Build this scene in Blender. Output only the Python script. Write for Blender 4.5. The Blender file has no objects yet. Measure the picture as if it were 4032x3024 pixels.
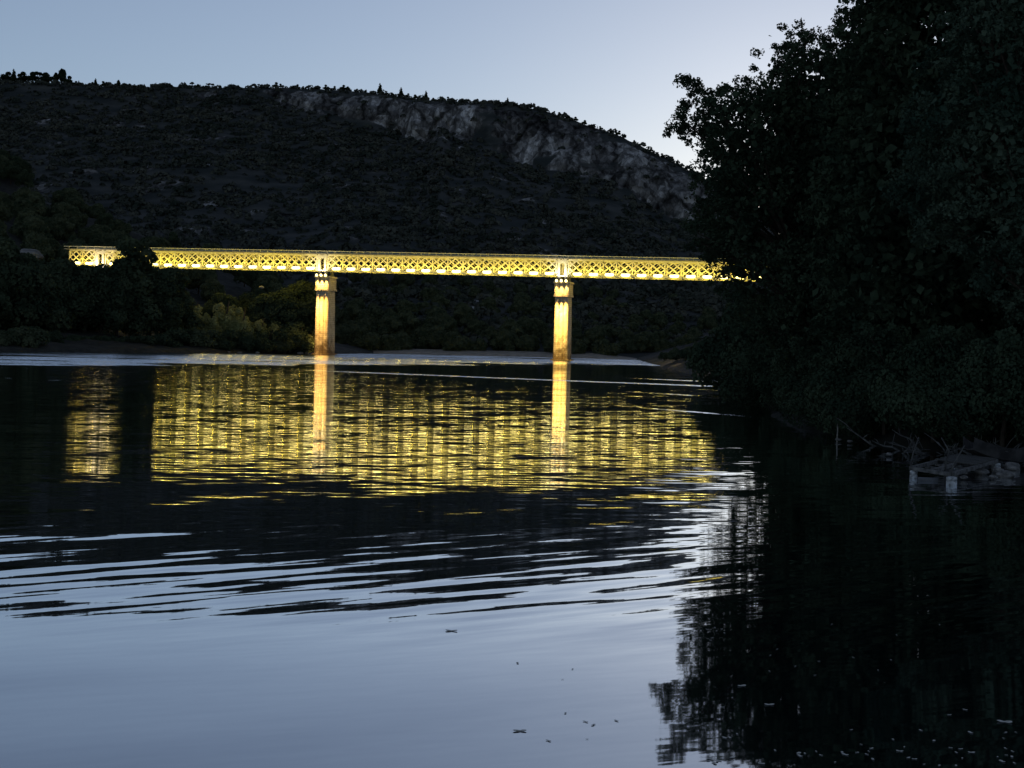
import bpy, math, random
import numpy as np
from mathutils import Vector, Matrix

# ------------------------------------------------------------------ camera
F = 5376.0                      # focal length in photo pixels (4032 wide)
CAMZ = 3.8
PITCH = math.atan((1512 - 1345) / F)
ROLL = math.radians(1.3)
scene = bpy.context.scene
cam_d = bpy.data.cameras.new("camera")
cam_d.sensor_width = 36.0
cam_d.lens = 36.0 * F / 4032.0
cam_d.clip_start = 0.1
cam_d.clip_end = 20000
cam = bpy.data.objects.new("camera", cam_d)
scene.collection.objects.link(cam)
FWD = Vector((0, math.cos(PITCH), -math.sin(PITCH)))
UPV = Vector((0, math.sin(PITCH), math.cos(PITCH)))
XV = Vector((1, 0, 0))
cx_ = XV * math.cos(ROLL) + UPV * math.sin(ROLL)
cy_ = -XV * math.sin(ROLL) + UPV * math.cos(ROLL)
M_ = Matrix((cx_, cy_, -FWD)).transposed().to_4x4()
M_.translation = Vector((0, 0, CAMZ))
cam.matrix_world = M_
scene.camera = cam

def ray(x, y):
    """photo pixel -> world direction with Y component 1"""
    a = (x - 2016) / F
    b = -(y - 1512) / F
    u = a * math.cos(ROLL) - b * math.sin(ROLL)
    v = a * math.sin(ROLL) + b * math.cos(ROLL)
    d = XV * u + UPV * v + FWD
    return d / d.y

def at(x, y, Y):
    d = ray(x, y)
    return Vector((d.x * Y, Y, CAMZ + d.z * Y))

def on_z(x, y, z=0.0):
    d = ray(x, y)
    Y = (z - CAMZ) / d.z
    return Vector((d.x * Y, Y, z))

# ------------------------------------------------------------------ world / sun / exposure
SUN_EL, SUN_AZ = math.radians(7.0), math.radians(14.0)
world = bpy.data.worlds.new("World")
scene.world = world
world.use_nodes = True
wn, wl = world.node_tree.nodes, world.node_tree.links
bg = wn["Background"]
sky = wn.new("ShaderNodeTexSky")
sky.sky_type = 'NISHITA'
sky.sun_disc = False
sky.sun_elevation = SUN_EL
sky.sun_rotation = SUN_AZ
sky.altitude = 100
sky.air_density = 1.0
sky.dust_density = 0.3
sky.ozone_density = 3.8
hs = wn.new("ShaderNodeHueSaturation")        # dusty evening air: the sky is paler than the clear-air model
hs.inputs['Saturation'].default_value = 0.70
wl.new(sky.outputs[0], hs.inputs['Color']); tn = wn.new("ShaderNodeMix"); tn.data_type = 'RGBA'; tn.blend_type = 'MULTIPLY'; tn.inputs[0].default_value = 1.0
tn.inputs[7].default_value = (1.04, 0.985, 1.005, 1)
wl.new(hs.outputs[0], tn.inputs[6]); wl.new(tn.outputs[2], bg.inputs[0])
bg.inputs[1].default_value = 0.12

sun_d = bpy.data.lights.new("sun", 'SUN')
sun_d.energy = 0.5
sun_d.angle = math.radians(0.5)
sun_d.color = (1.0, 0.75, 0.5)
sun = bpy.data.objects.new("sun", sun_d)
scene.collection.objects.link(sun)
sd = Vector((math.sin(SUN_AZ) * math.cos(SUN_EL), math.cos(SUN_AZ) * math.cos(SUN_EL), math.sin(SUN_EL)))
sun.rotation_euler = sd.to_track_quat('Z', 'Y').to_euler()

scene.view_settings.view_transform = 'Standard'
scene.view_settings.look = 'None'
scene.view_settings.gamma = 1.0
scene.view_settings.exposure = 0.0

# ------------------------------------------------------------------ helpers
C = scene.collection
rng = np.random.default_rng(7)
random.seed(7)

def hash3(i, j, k, seed):
    h = (i * 374761393 + j * 668265263 + k * 2147483647 + seed * 1274126177) & 0xFFFFFFFF
    h = ((h ^ (h >> 13)) * 1274126177) & 0xFFFFFFFF
    return ((h ^ (h >> 16)) & 0xFFFFFF) / float(0xFFFFFF)

def vnoise(x, y, z=0.0, seed=0):
    x = np.asarray(x, float); y = np.asarray(y, float); z = np.asarray(z, float) + np.zeros_like(x)
    xi, yi, zi = np.floor(x).astype(np.int64), np.floor(y).astype(np.int64), np.floor(z).astype(np.int64)
    fx, fy, fz = x - xi, y - yi, z - zi
    fx = fx * fx * (3 - 2 * fx); fy = fy * fy * (3 - 2 * fy); fz = fz * fz * (3 - 2 * fz)
    r = 0
    for a in (0, 1):
        for b in (0, 1):
            for c in (0, 1):
                w = (fx if a else 1 - fx) * (fy if b else 1 - fy) * (fz if c else 1 - fz)
                r = r + w * hash3(xi + a, yi + b, zi + c, seed)
    return r * 2 - 1

def fbm(x, y, z=0.0, seed=0, octv=4):
    r, a, f = 0, 1.0, 1.0
    for o in range(octv):
        r = r + a * vnoise(np.asarray(x) * f, np.asarray(y) * f, np.asarray(z) * f, seed + o)
        a *= 0.5; f *= 2.03
    return r / 1.6

def link(name, me, mat=None, parent=None):
    o = bpy.data.objects.new(name, me)
    C.objects.link(o)
    if mat is not None and me is not None and not me.materials:
        me.materials.append(mat)
    if parent is not None:
        o.parent = parent
    return o

def np_mesh(name, V, Q, smooth=False, mat=None):
    """V (n,3), Q (m,k)"""
    V = np.asarray(V, np.float32); Q = np.asarray(Q, np.int32)
    me = bpy.data.meshes.new(name)
    me.vertices.add(len(V)); me.vertices.foreach_set("co", V.ravel())
    k = Q.shape[1]
    me.loops.add(Q.size); me.loops.foreach_set("vertex_index", Q.ravel())
    me.polygons.add(len(Q))
    me.polygons.foreach_set("loop_start", np.arange(0, Q.size, k, dtype=np.int32))
    me.polygons.foreach_set("loop_total", np.full(len(Q), k, np.int32))
    me.polygons.foreach_set("use_smooth", np.full(len(Q), smooth, bool))
    me.update(calc_edges=True)
    if mat is not None:
        me.materials.append(mat)
    return me

def grid_faces(nr, nc):
    i = np.arange(nr - 1)[:, None] * nc + np.arange(nc - 1)[None, :]
    return np.stack([i, i + 1, i + nc + 1, i + nc], -1).reshape(-1, 4)

class MB:
    def __init__(s): s.v = []; s.f = []; s.n = 0
    def add(s, verts, faces):
        s.v.extend([tuple(p) for p in verts]); s.f.extend([tuple(i + s.n for i in f) for f in faces]); s.n += len(verts)
    def box(s, c, ax, ay, az):
        c = Vector(c); P = []
        for k in (-1, 1):
            for j in (-1, 1):
                for i in (-1, 1):
                    P.append(c + ax * i + ay * j + az * k)
        s.add(P, [(0, 2, 3, 1), (4, 5, 7, 6), (0, 1, 5, 4), (2, 6, 7, 3), (0, 4, 6, 2), (1, 3, 7, 5)])
    def bar(s, p, q, w, h, up=Vector((0, 0, 1))):
        p = Vector(p); q = Vector(q); d = (q - p)
        L = d.length; d = d / L
        side = d.cross(up)
        if side.length < 1e-4: side = d.cross(Vector((1, 0, 0)))
        side.normalize(); u = side.cross(d)
        s.box((p + q) / 2, d * (L / 2), side * (w / 2), u * (h / 2))
    def tube(s, pts, rad, n=7, cap=True):
        pts = [Vector(p) for p in pts]; base = s.n; V = []; prev = None
        for i, p in enumerate(pts):
            d = (pts[min(i + 1, len(pts) - 1)] - pts[max(i - 1, 0)]).normalized()
            a = d.cross(Vector((0.31, 0.9, 0.2))).normalized() if prev is None else (prev - d * prev.dot(d)).normalized()
            prev = a; b = d.cross(a)
            for k in range(n):
                t = 2 * math.pi * k / n
                V.append(p + (a * math.cos(t) + b * math.sin(t)) * rad[i])
        Fc = []
        for i in range(len(pts) - 1):
            for k in range(n):
                Fc.append((i * n + k, i * n + (k + 1) % n, (i + 1) * n + (k + 1) % n, (i + 1) * n + k))
        if cap:
            Fc.append(tuple(range(n - 1, -1, -1))); Fc.append(tuple((len(pts) - 1) * n + k for k in range(n)))
        s.add(V, Fc)
    def prism(s, poly, z0, z1):
        n = len(poly)
        V = [Vector((p[0], p[1], z0)) for p in poly] + [Vector((p[0], p[1], z1)) for p in poly]
        Fc = [(i, (i + 1) % n, n + (i + 1) % n, n + i) for i in range(n)]
        Fc += [tuple(range(n - 1, -1, -1)), tuple(range(n, 2 * n))]
        s.add(V, Fc)
    def mesh(s, name, mat=None, smooth=False):
        me = bpy.data.meshes.new(name)
        me.from_pydata(s.v, [], s.f)
        me.polygons.foreach_set("use_smooth", np.full(len(me.polygons), smooth, bool))
        me.update()
        if mat: me.materials.append(mat)
        return me
    def build(s, name, mat, parent=None, smooth=False):
        return link(name, s.mesh(name, mat, smooth), None, parent)

def empty(name, loc, rz=0.0):
    o = bpy.data.objects.new(name, None)
    C.objects.link(o); o.location = loc; o.rotation_euler = (0, 0, rz)
    o.empty_display_size = 0.5
    return o

def tag(o, label=None, cat=None, group=None, kind=None):
    if label: o["label"] = label
    if cat: o["category"] = cat
    if group: o["group"] = group
    if kind: o["kind"] = kind
    return o

def copy_tree(o):
    c = o.copy(); C.objects.link(c)
    for ch in o.children:
        d = ch.copy(); C.objects.link(d); d.parent = c
    return c

# ------------------------------------------------------------------ materials
def new_mat(name):
    m = bpy.data.materials.new(name); m.use_nodes = True
    return m, m.node_tree.nodes, m.node_tree.links, m.node_tree.nodes["Principled BSDF"]

def noise_mat(name, c1, c2, scale=1.0, rough=0.9, detail=4.0, mapscale=(1, 1, 1), bump=0.0, lo=0.35, hi=0.65, spec=0.2, coord='Object'):
    m, n, l, b = new_mat(name)
    tc = n.new("ShaderNodeTexCoord"); mp = n.new("ShaderNodeMapping")
    mp.inputs['Scale'].default_value = mapscale
    no = n.new("ShaderNodeTexNoise"); no.inputs['Scale'].default_value = scale; no.inputs['Detail'].default_value = detail
    cr = n.new("ShaderNodeValToRGB")
    cr.color_ramp.elements[0].position = lo; cr.color_ramp.elements[1].position = hi
    cr.color_ramp.elements[0].color = (*c1, 1); cr.color_ramp.elements[1].color = (*c2, 1)
    l.new(tc.outputs[coord], mp.inputs[0]); l.new(mp.outputs[0], no.inputs['Vector'])
    l.new(no.outputs[0], cr.inputs[0]); l.new(cr.outputs[0], b.inputs['Base Color'])
    b.inputs['Roughness'].default_value = rough
    b.inputs['Specular IOR Level'].default_value = spec
    if bump:
        bp = n.new("ShaderNodeBump"); bp.inputs['Strength'].default_value = bump; bp.inputs['Distance'].default_value = 0.05
        l.new(no.outputs[0], bp.inputs['Height']); l.new(bp.outputs[0], b.inputs['Normal'])
    return m

def leaf_mat(name, c1, c2, trans=0.25, scale=0.35):
    m, n, l, b = new_mat(name)
    tc = n.new("ShaderNodeTexCoord"); no = n.new("ShaderNodeTexNoise")
    no.inputs['Scale'].default_value = scale; no.inputs['Detail'].default_value = 3
    cr = n.new("ShaderNodeValToRGB")
    cr.color_ramp.elements[0].position = 0.35; cr.color_ramp.elements[1].position = 0.65
    cr.color_ramp.elements[0].color = (*c1, 1); cr.color_ramp.elements[1].color = (*c2, 1)
    l.new(tc.outputs['Object'], no.inputs['Vector']); l.new(no.outputs[0], cr.inputs[0])
    d = n.new("ShaderNodeBsdfDiffuse"); t = n.new("ShaderNodeBsdfTranslucent"); mx = n.new("ShaderNodeMixShader")
    mx.inputs[0].default_value = trans
    l.new(cr.outputs[0], d.inputs[0]); l.new(cr.outputs[0], t.inputs[0])
    l.new(d.outputs[0], mx.inputs[1]); l.new(t.outputs[0], mx.inputs[2])
    l.new(mx.outputs[0], n["Material Output"].inputs[0])
    n.remove(b)
    return m

def emis_mat(name, col, s):
    m, n, l, b = new_mat(name)
    b.inputs['Base Color'].default_value = (0.8, 0.8, 0.8, 1)
    b.inputs['Emission Color'].default_value = (*col, 1)
    b.inputs['Emission Strength'].default_value = s
    return m

MAT = {}
MAT['leaf_dark'] = leaf_mat("leaf_dark", (0.034, 0.050, 0.030), (0.085, 0.105, 0.058))
MAT['leaf_near'] = leaf_mat("leaf_near", (0.026, 0.042, 0.026), (0.064, 0.088, 0.050), 0.12, 0.5)
MAT['leaf_hang'] = leaf_mat("leaf_hang", (0.028, 0.052, 0.036), (0.085, 0.115, 0.075), 0.15, 0.4)
MAT['leaf_willow_lit'] = leaf_mat("leaf_willow_lit", (0.22, 0.23, 0.09), (0.38, 0.37, 0.16))  # leaves paler and yellower, carrying the bridge light in their colour
MAT['leaf_mid'] = leaf_mat("leaf_mid", (0.045, 0.062, 0.034), (0.12, 0.135, 0.075))
MAT['leaf_ridge'] = leaf_mat("leaf_ridge", (0.015, 0.025, 0.012), (0.03, 0.045, 0.02), 0.1)
MAT['bark'] = noise_mat("bark", (0.03, 0.022, 0.016), (0.09, 0.07, 0.05), 4.0, mapscale=(3, 3, 0.6), bump=0.4)
MAT['sand'] = noise_mat("sand", (0.20, 0.17, 0.13), (0.32, 0.28, 0.22), 0.6)
MAT['bank'] = noise_mat("bank_earth", (0.012, 0.013, 0.009), (0.035, 0.033, 0.024), 0.7)
MAT['boulder'] = noise_mat("boulder", (0.10, 0.095, 0.085), (0.27, 0.25, 0.22), 2.0, bump=0.4)

# ------------------------------------------------------------------ bridge frame (needed by several builders)
P1 = at(1278, 1395, 302.5); P1.z = 0
P2 = at(2213, 1422, 291.0); P2.z = 0
SPAN = (P2 - P1).length
E = (P2 - P1).normalized()              # along the bridge, to the right
N = Vector((E.y, -E.x, 0))              # towards the viewer side (downstream face)
if N.y > 0: N = -N
GRADE = -0.55 / SPAN

# ------------------------------------------------------------------ terrain
def interp(x, pts):
    p = np.array(pts, float)
    return np.interp(x, p[:, 0], p[:, 1])

RIDGE = [(-6000, 300), (-3000, 330), (-1500, 300), (-600, 320), (0, 326), (230, 335), (500, 350), (800, 350), (1100, 354), (1300, 360), (1480, 375),
         (1700, 400), (1850, 410), (2000, 418), (2100, 434), (2200, 460), (2300, 494), (2400, 530), (2500, 575), (2600, 622),
         (2690, 664), (2800, 722), (2900, 785), (2950, 825), (3000, 870), (3100, 960), (3300, 1100), (3600, 1200), (4200, 1290), (6000, 1330)]
CLIFF = [(-6000, 12), (900, 14), (1060, 30), (1120, 60), (1200, 80), (1350, 100), (1500, 115), (1680, 140), (1740, 60), (1780, 110), (1900, 150), (2000, 210), (2150, 235),
         (2300, 225), (2450, 215), (2600, 220), (2750, 200), (2900, 150), (3300, 40), (6000, 10)]
RDIST = [(-6000, 1100), (0, 960), (1000, 930), (2000, 860), (2700, 790), (3300, 720), (6000, 700)]
SHORE = [(-6000, 420), (1200, 390), (1330, 362), (2000, 358), (2700, 352), (3300, 350), (6000, 350)]

def px_of(a):
    """tan azimuth -> photo x near the horizon"""
    return 2016 + F * np.asarray(a)

def hor(x):
    return 1345 + (np.asarray(x) - 2016) * math.tan(ROLL)

def hill_cols(a):
    x = px_of(a)
    # the ridge sits ~1000 px above the horizon: account for the roll when reading the outline
    xr = x + (hor(x) - interp(x, RIDGE)) * math.tan(ROLL)
    yr = interp(xr, RIDGE)
    Yr = interp(x, RDIST)
    ys = interp(x, SHORE)
    zr = CAMZ + (hor(xr) - yr) / F * Yr
    ch = interp(xr, CLIFF)
    Yc = Yr - 12 - ch * 0.16
    zc = CAMZ + (hor(xr) - yr - ch) / F * Yc
    return ys, Yc, zc, Yr, zr

def hill_z(X, Y):
    a = np.asarray(X, float) / np.maximum(np.asarray(Y, float), 1)
    ys, Yc, zc, Yr, zr = hill_cols(a)
    s = np.clip((Y - ys) / (Yc - ys), 0, 1)
    z = zc * (0.55 * s + 0.45 * s ** 2)
    c = np.clip((Y - Yc) / (Yr - Yc), 0, 1)
    z = z + (zr - zc) * c
    return z

def build_hill():
    na, nr1, nr2, nr3 = 900, 150, 60, 14
    a = np.linspace(-0.75, 0.62, na)
    ys, Yc, zc, Yr, zr = hill_cols(a)
    rows = []
    s = np.linspace(0, 1, nr1)[:, None]
    Y1 = ys + (Yc - ys) * s
    Z1 = zc * (0.55 * s + 0.45 * s ** 2)
    c = np.linspace(0, 1, nr2 + 1)[1:, None]
    Y2 = Yc + (Yr - Yc) * c ** 1.4
    Z2 = zc + (zr - zc) * np.minimum(1, c ** 0.9)
    d = np.linspace(0, 1, nr3 + 1)[1:, None]
    Y3 = Yr + 500 * d
    Z3 = zr - 0 * d - 60 * d ** 1.5
    Y = np.vstack([np.full((1, na), 0) + ys - 12, Y1, Y2, Y3])
    Z = np.vstack([np.full((1, na), -3.0), Z1, Z2, Z3])
    X = a[None, :] * Y
    # relief
    inc = np.clip((Y - ys - 5) / 80, 0, 1)
    gul = fbm(X / 60, Y / 90 + Z / 50, 0, 3, 4)
    Z = Z + gul * 6 * inc * np.clip((Yr + 5 - Y) / 60, 0.1, 1)
    # rock faces: push out / in along the view-facing normal with tall narrow buttresses
    ch = (zr - zc)
    rock = np.clip((Y - Yc + 14) / 14, 0, 1) * np.clip((Yr - 4 - Y) / 8, 0, 1) * np.clip((ch - 4) / 8, 0, 1)
    but = fbm(X / 13, Z / 34, 0.0, 11, 5)
    but2 = np.abs(fbm(X / 26, Z / 50, 3.0, 17, 3))
    crack = np.abs(fbm(X / 7, Z / 9, 1.0, 31, 3))
    Y = Y + rock * (but * 8 - but2 * 11 + crack * 3)
    Z = Z + rock * fbm(X / 9, Z / 6, 2.0, 23, 3) * 2.4
    top = np.clip(1 - np.abs(Y - Yr) / 25, 0, 1)
    Z = Z + top * fbm(X / 9, Y / 9, 0, 41, 3) * 1.0
    V = np.stack([X, Y, Z], -1).reshape(-1, 3)
    global HX, HY, HZ, HROCK, HRIDGE
    HX, HY, HZ, HROCK, HRIDGE = X, Y, Z, rock, nr1 + nr2
    me = np_mesh("hill", V, grid_faces(*X.shape), smooth=True)
    at_ = me.attributes.new("rock", 'FLOAT', 'POINT')
    at_.data.foreach_set("value", rock.astype(np.float32).ravel())
    return me

def hill_mat():
    m, n, l, b = new_mat("hill_surface")
    tc = n.new("ShaderNodeTexCoord")
    def nz(scale, ms, det=5):
        mp = n.new("ShaderNodeMapping"); mp.inputs['Scale'].default_value = ms
        no = n.new("ShaderNodeTexNoise"); no.inputs['Scale'].default_value = scale; no.inputs['Detail'].default_value = det
        l.new(tc.outputs['Object'], mp.inputs[0]); l.new(mp.outputs[0], no.inputs['Vector'])
        return no
    def ramp(src, p0, p1, c0, c1):
        cr = n.new("ShaderNodeValToRGB"); e = cr.color_ramp.elements
        e[0].position, e[1].position = p0, p1; e[0].color = (*c0, 1); e[1].color = (*c1, 1)
        l.new(src, cr.inputs[0]); return cr
    soil = ramp(nz(0.06, (1, 1, 3)).outputs[0], 0.4, 0.66, (0.036, 0.041, 0.038), (0.078, 0.078, 0.070))
    rk = ramp(nz(0.022, (1, 0.5, 1.0), 7).outputs[0], 0.38, 0.62, (0.09, 0.085, 0.08), (0.42, 0.395, 0.36))
    def mul(c_, f_):
        q = n.new("ShaderNodeMix"); q.data_type = 'RGBA'; q.blend_type = 'MULTIPLY'; q.inputs[0].default_value = 1.0
        l.new(c_, q.inputs[6]); l.new(f_, q.inputs[7]); return q.outputs[2]
    def cracks(scale, ms, w, dark):
        # joints and gullies in the rock
        mp = n.new("ShaderNodeMapping"); mp.inputs['Scale'].default_value = ms
        wn_ = n.new("ShaderNodeTexNoise"); wn_.inputs['Scale'].default_value = 0.12; wn_.inputs['Detail'].default_value = 3
        vm = n.new("ShaderNodeVectorMath"); vm.operation = 'MULTIPLY_ADD'; vm.inputs[1].default_value = (9, 9, 9)
        l.new(tc.outputs['Object'], wn_.inputs['Vector']); l.new(wn_.outputs[1], vm.inputs[0]); l.new(tc.outputs['Object'], vm.inputs[2])
        l.new(vm.outputs[0], mp.inputs[0])
        vo = n.new("ShaderNodeTexVoronoi"); vo.feature = 'DISTANCE_TO_EDGE'; vo.inputs['Scale'].default_value = scale
        l.new(mp.outputs[0], vo.inputs['Vector'])
        return ramp(vo.outputs[0], 0.0, w, (dark,) * 3, (1, 1, 1)).outputs[0]
    def facet_shades(scale, ms, lo, hi):  # tone per cell paints the uneven light on the rock faces
        mp = n.new("ShaderNodeMapping"); mp.inputs['Scale'].default_value = ms
        l.new(tc.outputs['Object'], mp.inputs[0])
        vo = n.new("ShaderNodeTexVoronoi"); vo.inputs['Scale'].default_value = scale
        l.new(mp.outputs[0], vo.inputs['Vector'])
        sp = n.new("ShaderNodeSeparateColor"); l.new(vo.outputs['Color'], sp.inputs[0])
        return ramp(sp.outputs[0], 0.0, 1.0, (lo,) * 3, (hi,) * 3).outputs[0]
    rkc = mul(mul(rk.outputs[0], cracks(0.055, (1, 0.3, 0.5), 0.10, 0.22)), cracks(0.24, (1, 0.3, 0.6), 0.10, 0.55))
    rkc = mul(rkc, mul(facet_shades(0.13, (1, 0.2, 0.45), 0.45, 1.35), facet_shades(0.42, (1, 0.2, 0.7), 0.4, 1.45)))
    rkc = mul(rkc, ramp(nz(0.18, (1, 1, 0.5), 6).outputs[0], 0.35, 0.6, (0.45,) * 3, (1, 1, 1)).outputs[0])
    ra = n.new("ShaderNodeAttribute"); ra.attribute_name = "rock"
    lg = nz(0.045, (0.8, 1, 1.1), 7)
    mth = n.new("ShaderNodeMath"); mth.operation = 'MULTIPLY_ADD'
    mth.inputs[1].default_value = 4.5; mth.inputs[2].default_value = -2.15
    l.new(lg.outputs[0], mth.inputs[0])
    ad = n.new("ShaderNodeMath"); ad.operation = 'ADD'; l.new(ra.outputs['Fac'], ad.inputs[0]); l.new(mth.outputs[0], ad.inputs[1])
    st = ramp(ad.outputs[0], 0.55, 0.72, (0, 0, 0), (1, 1, 1))
    mx = n.new("ShaderNodeMix"); mx.data_type = 'RGBA'
    l.new(st.outputs[0], mx.inputs[0]); l.new(soil.outputs[0], mx.inputs[6]); l.new(rkc, mx.inputs[7])
    l.new(mx.outputs[2], b.inputs['Base Color'])
    b.inputs['Roughness'].default_value = 1.0; b.inputs['Specular IOR Level'].default_value = 0.05
    return m

MAT['hill'] = hill_mat()
hill = link("hill", build_hill(), MAT['hill'])
tag(hill, kind="structure")

# left foothill behind the left end of the bridge
FOOT = [(-3500, 250), (-1500, 420), (-500, 560), (0, 640), (60, 665), (130, 740), (200, 795), (300, 815), (400, 850), (600, 915), (720, 980), (900, 1040), (1100, 1150), (1250, 1290), (1320, 1390)]
def foot_cols(a):
    x = px_of(a)
    yr = interp(x, FOOT) + 25
    Yr = interp(x, [(-3500, 480), (0, 450), (700, 430), (1320, 400)])
    zr = np.maximum(CAMZ + (hor(x) - yr) / F * Yr, -2)
    ys = interp(x, [(-3500, 240), (0, 262), (700, 300), (1320, 335)])
    return ys, Yr, zr
def foot_z(X, Y):
    a = np.asarray(X, float) / np.asarray(Y, float)
    ys, Yr, zr = foot_cols(a)
    s = np.clip((Y - ys) / (Yr - ys), 0, 1)
    return 2.0 + (zr - 2.0) * (0.75 * s + 0.25 * s * s)
a = np.linspace(-1.05, (1315 - 2016) / F, 240)
ys, Yr, zr = foot_cols(a)
s = np.linspace(0, 1, 70)[:, None]
Y = np.vstack([ys + (Yr - ys) * s, Yr + 25 * s[1:]])
Z = np.vstack([2 + (zr - 2) * (0.75 * s + 0.25 * s * s), zr - 30 * s[1:] ** 1.3])
X = a[None] * Y
Z = Z + fbm(X / 22, Y / 22, 0, 5, 4) * 3 * np.clip(Z / 15, 0, 1)
foot = link("foothill", np_mesh("foothill", np.stack([X, Y, Z], -1).reshape(-1, 3), grid_faces(*X.shape), True), MAT['bank'])
tag(foot, kind="structure")

# banks: strips along a shoreline
def bank(name, pts, side, prof, mat, seed):
    P = np.array([(p[0], p[1]) for p in pts], float)
    d = np.r_[0, np.cumsum(np.hypot(*np.diff(P, axis=0).T))]
    t = np.linspace(0, d[-1], int(d[-1] / 1.6) + 2)
    S = np.stack([np.interp(t, d, P[:, 0]), np.interp(t, d, P[:, 1])], -1)
    S = S + np.stack([fbm(t / 6, t * 0 + 1.5, 0, seed, 3), fbm(t / 6, t * 0 + 7.5, 0, seed + 3, 3)], -1) * 0.9
    T = np.gradient(S, axis=0)
    k = np.ones(15) / 15
    T = np.stack([np.convolve(np.pad(T[:, i], 7, 'edge'), k, 'valid') for i in (0, 1)], -1)
    T /= np.linalg.norm(T, axis=1)[:, None]
    Nn = np.stack([-T[:, 1], T[:, 0]], -1) * side
    pr = np.array(prof, float)
    X = S[None, :, 0] + Nn[None, :, 0] * pr[:, 0, None]
    Y = S[None, :, 1] + Nn[None, :, 1] * pr[:, 0, None]
    Z = pr[:, 1, None] + fbm(X / 4, Y / 4, 0, seed + 9, 4) * np.clip(pr[:, 0, None] / 8, 0.08, 1.2)
    return link(name, np_mesh(name, np.stack([X, Y, Z], -1).reshape(-1, 3), grid_faces(*X.shape), True), mat)

lpts = [(-420, 60), (-230, 160)] + [tuple(on_z(*p)[:2]) for p in [(-900, 1392), (-300, 1388), (0, 1386), (400, 1389), (800, 1391), (1100, 1392)]]
lpts += [(P1.x - 4, P1.y + 4), (P1.x + 3, P1.y + 22), (P1.x + 8, 362)]
PROF_L = [(-6, -2), (0, -0.05), (0.8, 0.5), (2, 0.8), (5, 1.3), (10, 2.0), (20, 3), (32, 4.2), (50, 6)]
tag(bank("left_bank", lpts, 1, PROF_L, MAT['bank'], 50), kind="structure")
RSH = [(2450, 1403), (2500, 1412), (2560, 1432), (2640, 1452), (2760, 1482), (2850, 1510), (2960, 1575), (3060, 1660), (3300, 1720), (3500, 1755), (3800, 1778), (4150, 1800)]
rpts = [tuple(on_z(*p)[:2]) for p in RSH] + [(25, 44), (29, 25), (31, 0), (33, -30)]
PROF_R = [(-6, -2), (0, -0.05), (0.8, 0.35), (2, 0.7), (4, 1.2), (8, 2.2), (14, 4), (22, 6.5), (34, 10), (60, 15)]
tag(bank("right_bank", rpts, 1, PROF_R, MAT['bank'], 60), kind="structure")

# pale sandbar on the far shore
xs = np.linspace(1370, 2560, 160)
V = []
for off, z in ((-2, -0.3), (0, 0.12), (2, 0.55), (9, 0.85), (14, 1.3)):
    for x in xs:
        a_ = (x - 2016) / F
        Y = 349 - (x - 1370) * 0.006 + off + 1.5 * math.sin(x / 60.0) * math.sin(x / 137.0)
        e = min(1, (x - 1370) / 60, (2560 - x) / 200)
        V.append((a_ * Y, Y, z * max(e, 0) - (1 - max(e, 0)) * 0.2))
sb = link("sandbar", np_mesh("sandbar", V, grid_faces(5, 160), True), MAT['sand'])
tag(sb, kind="structure")

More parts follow.
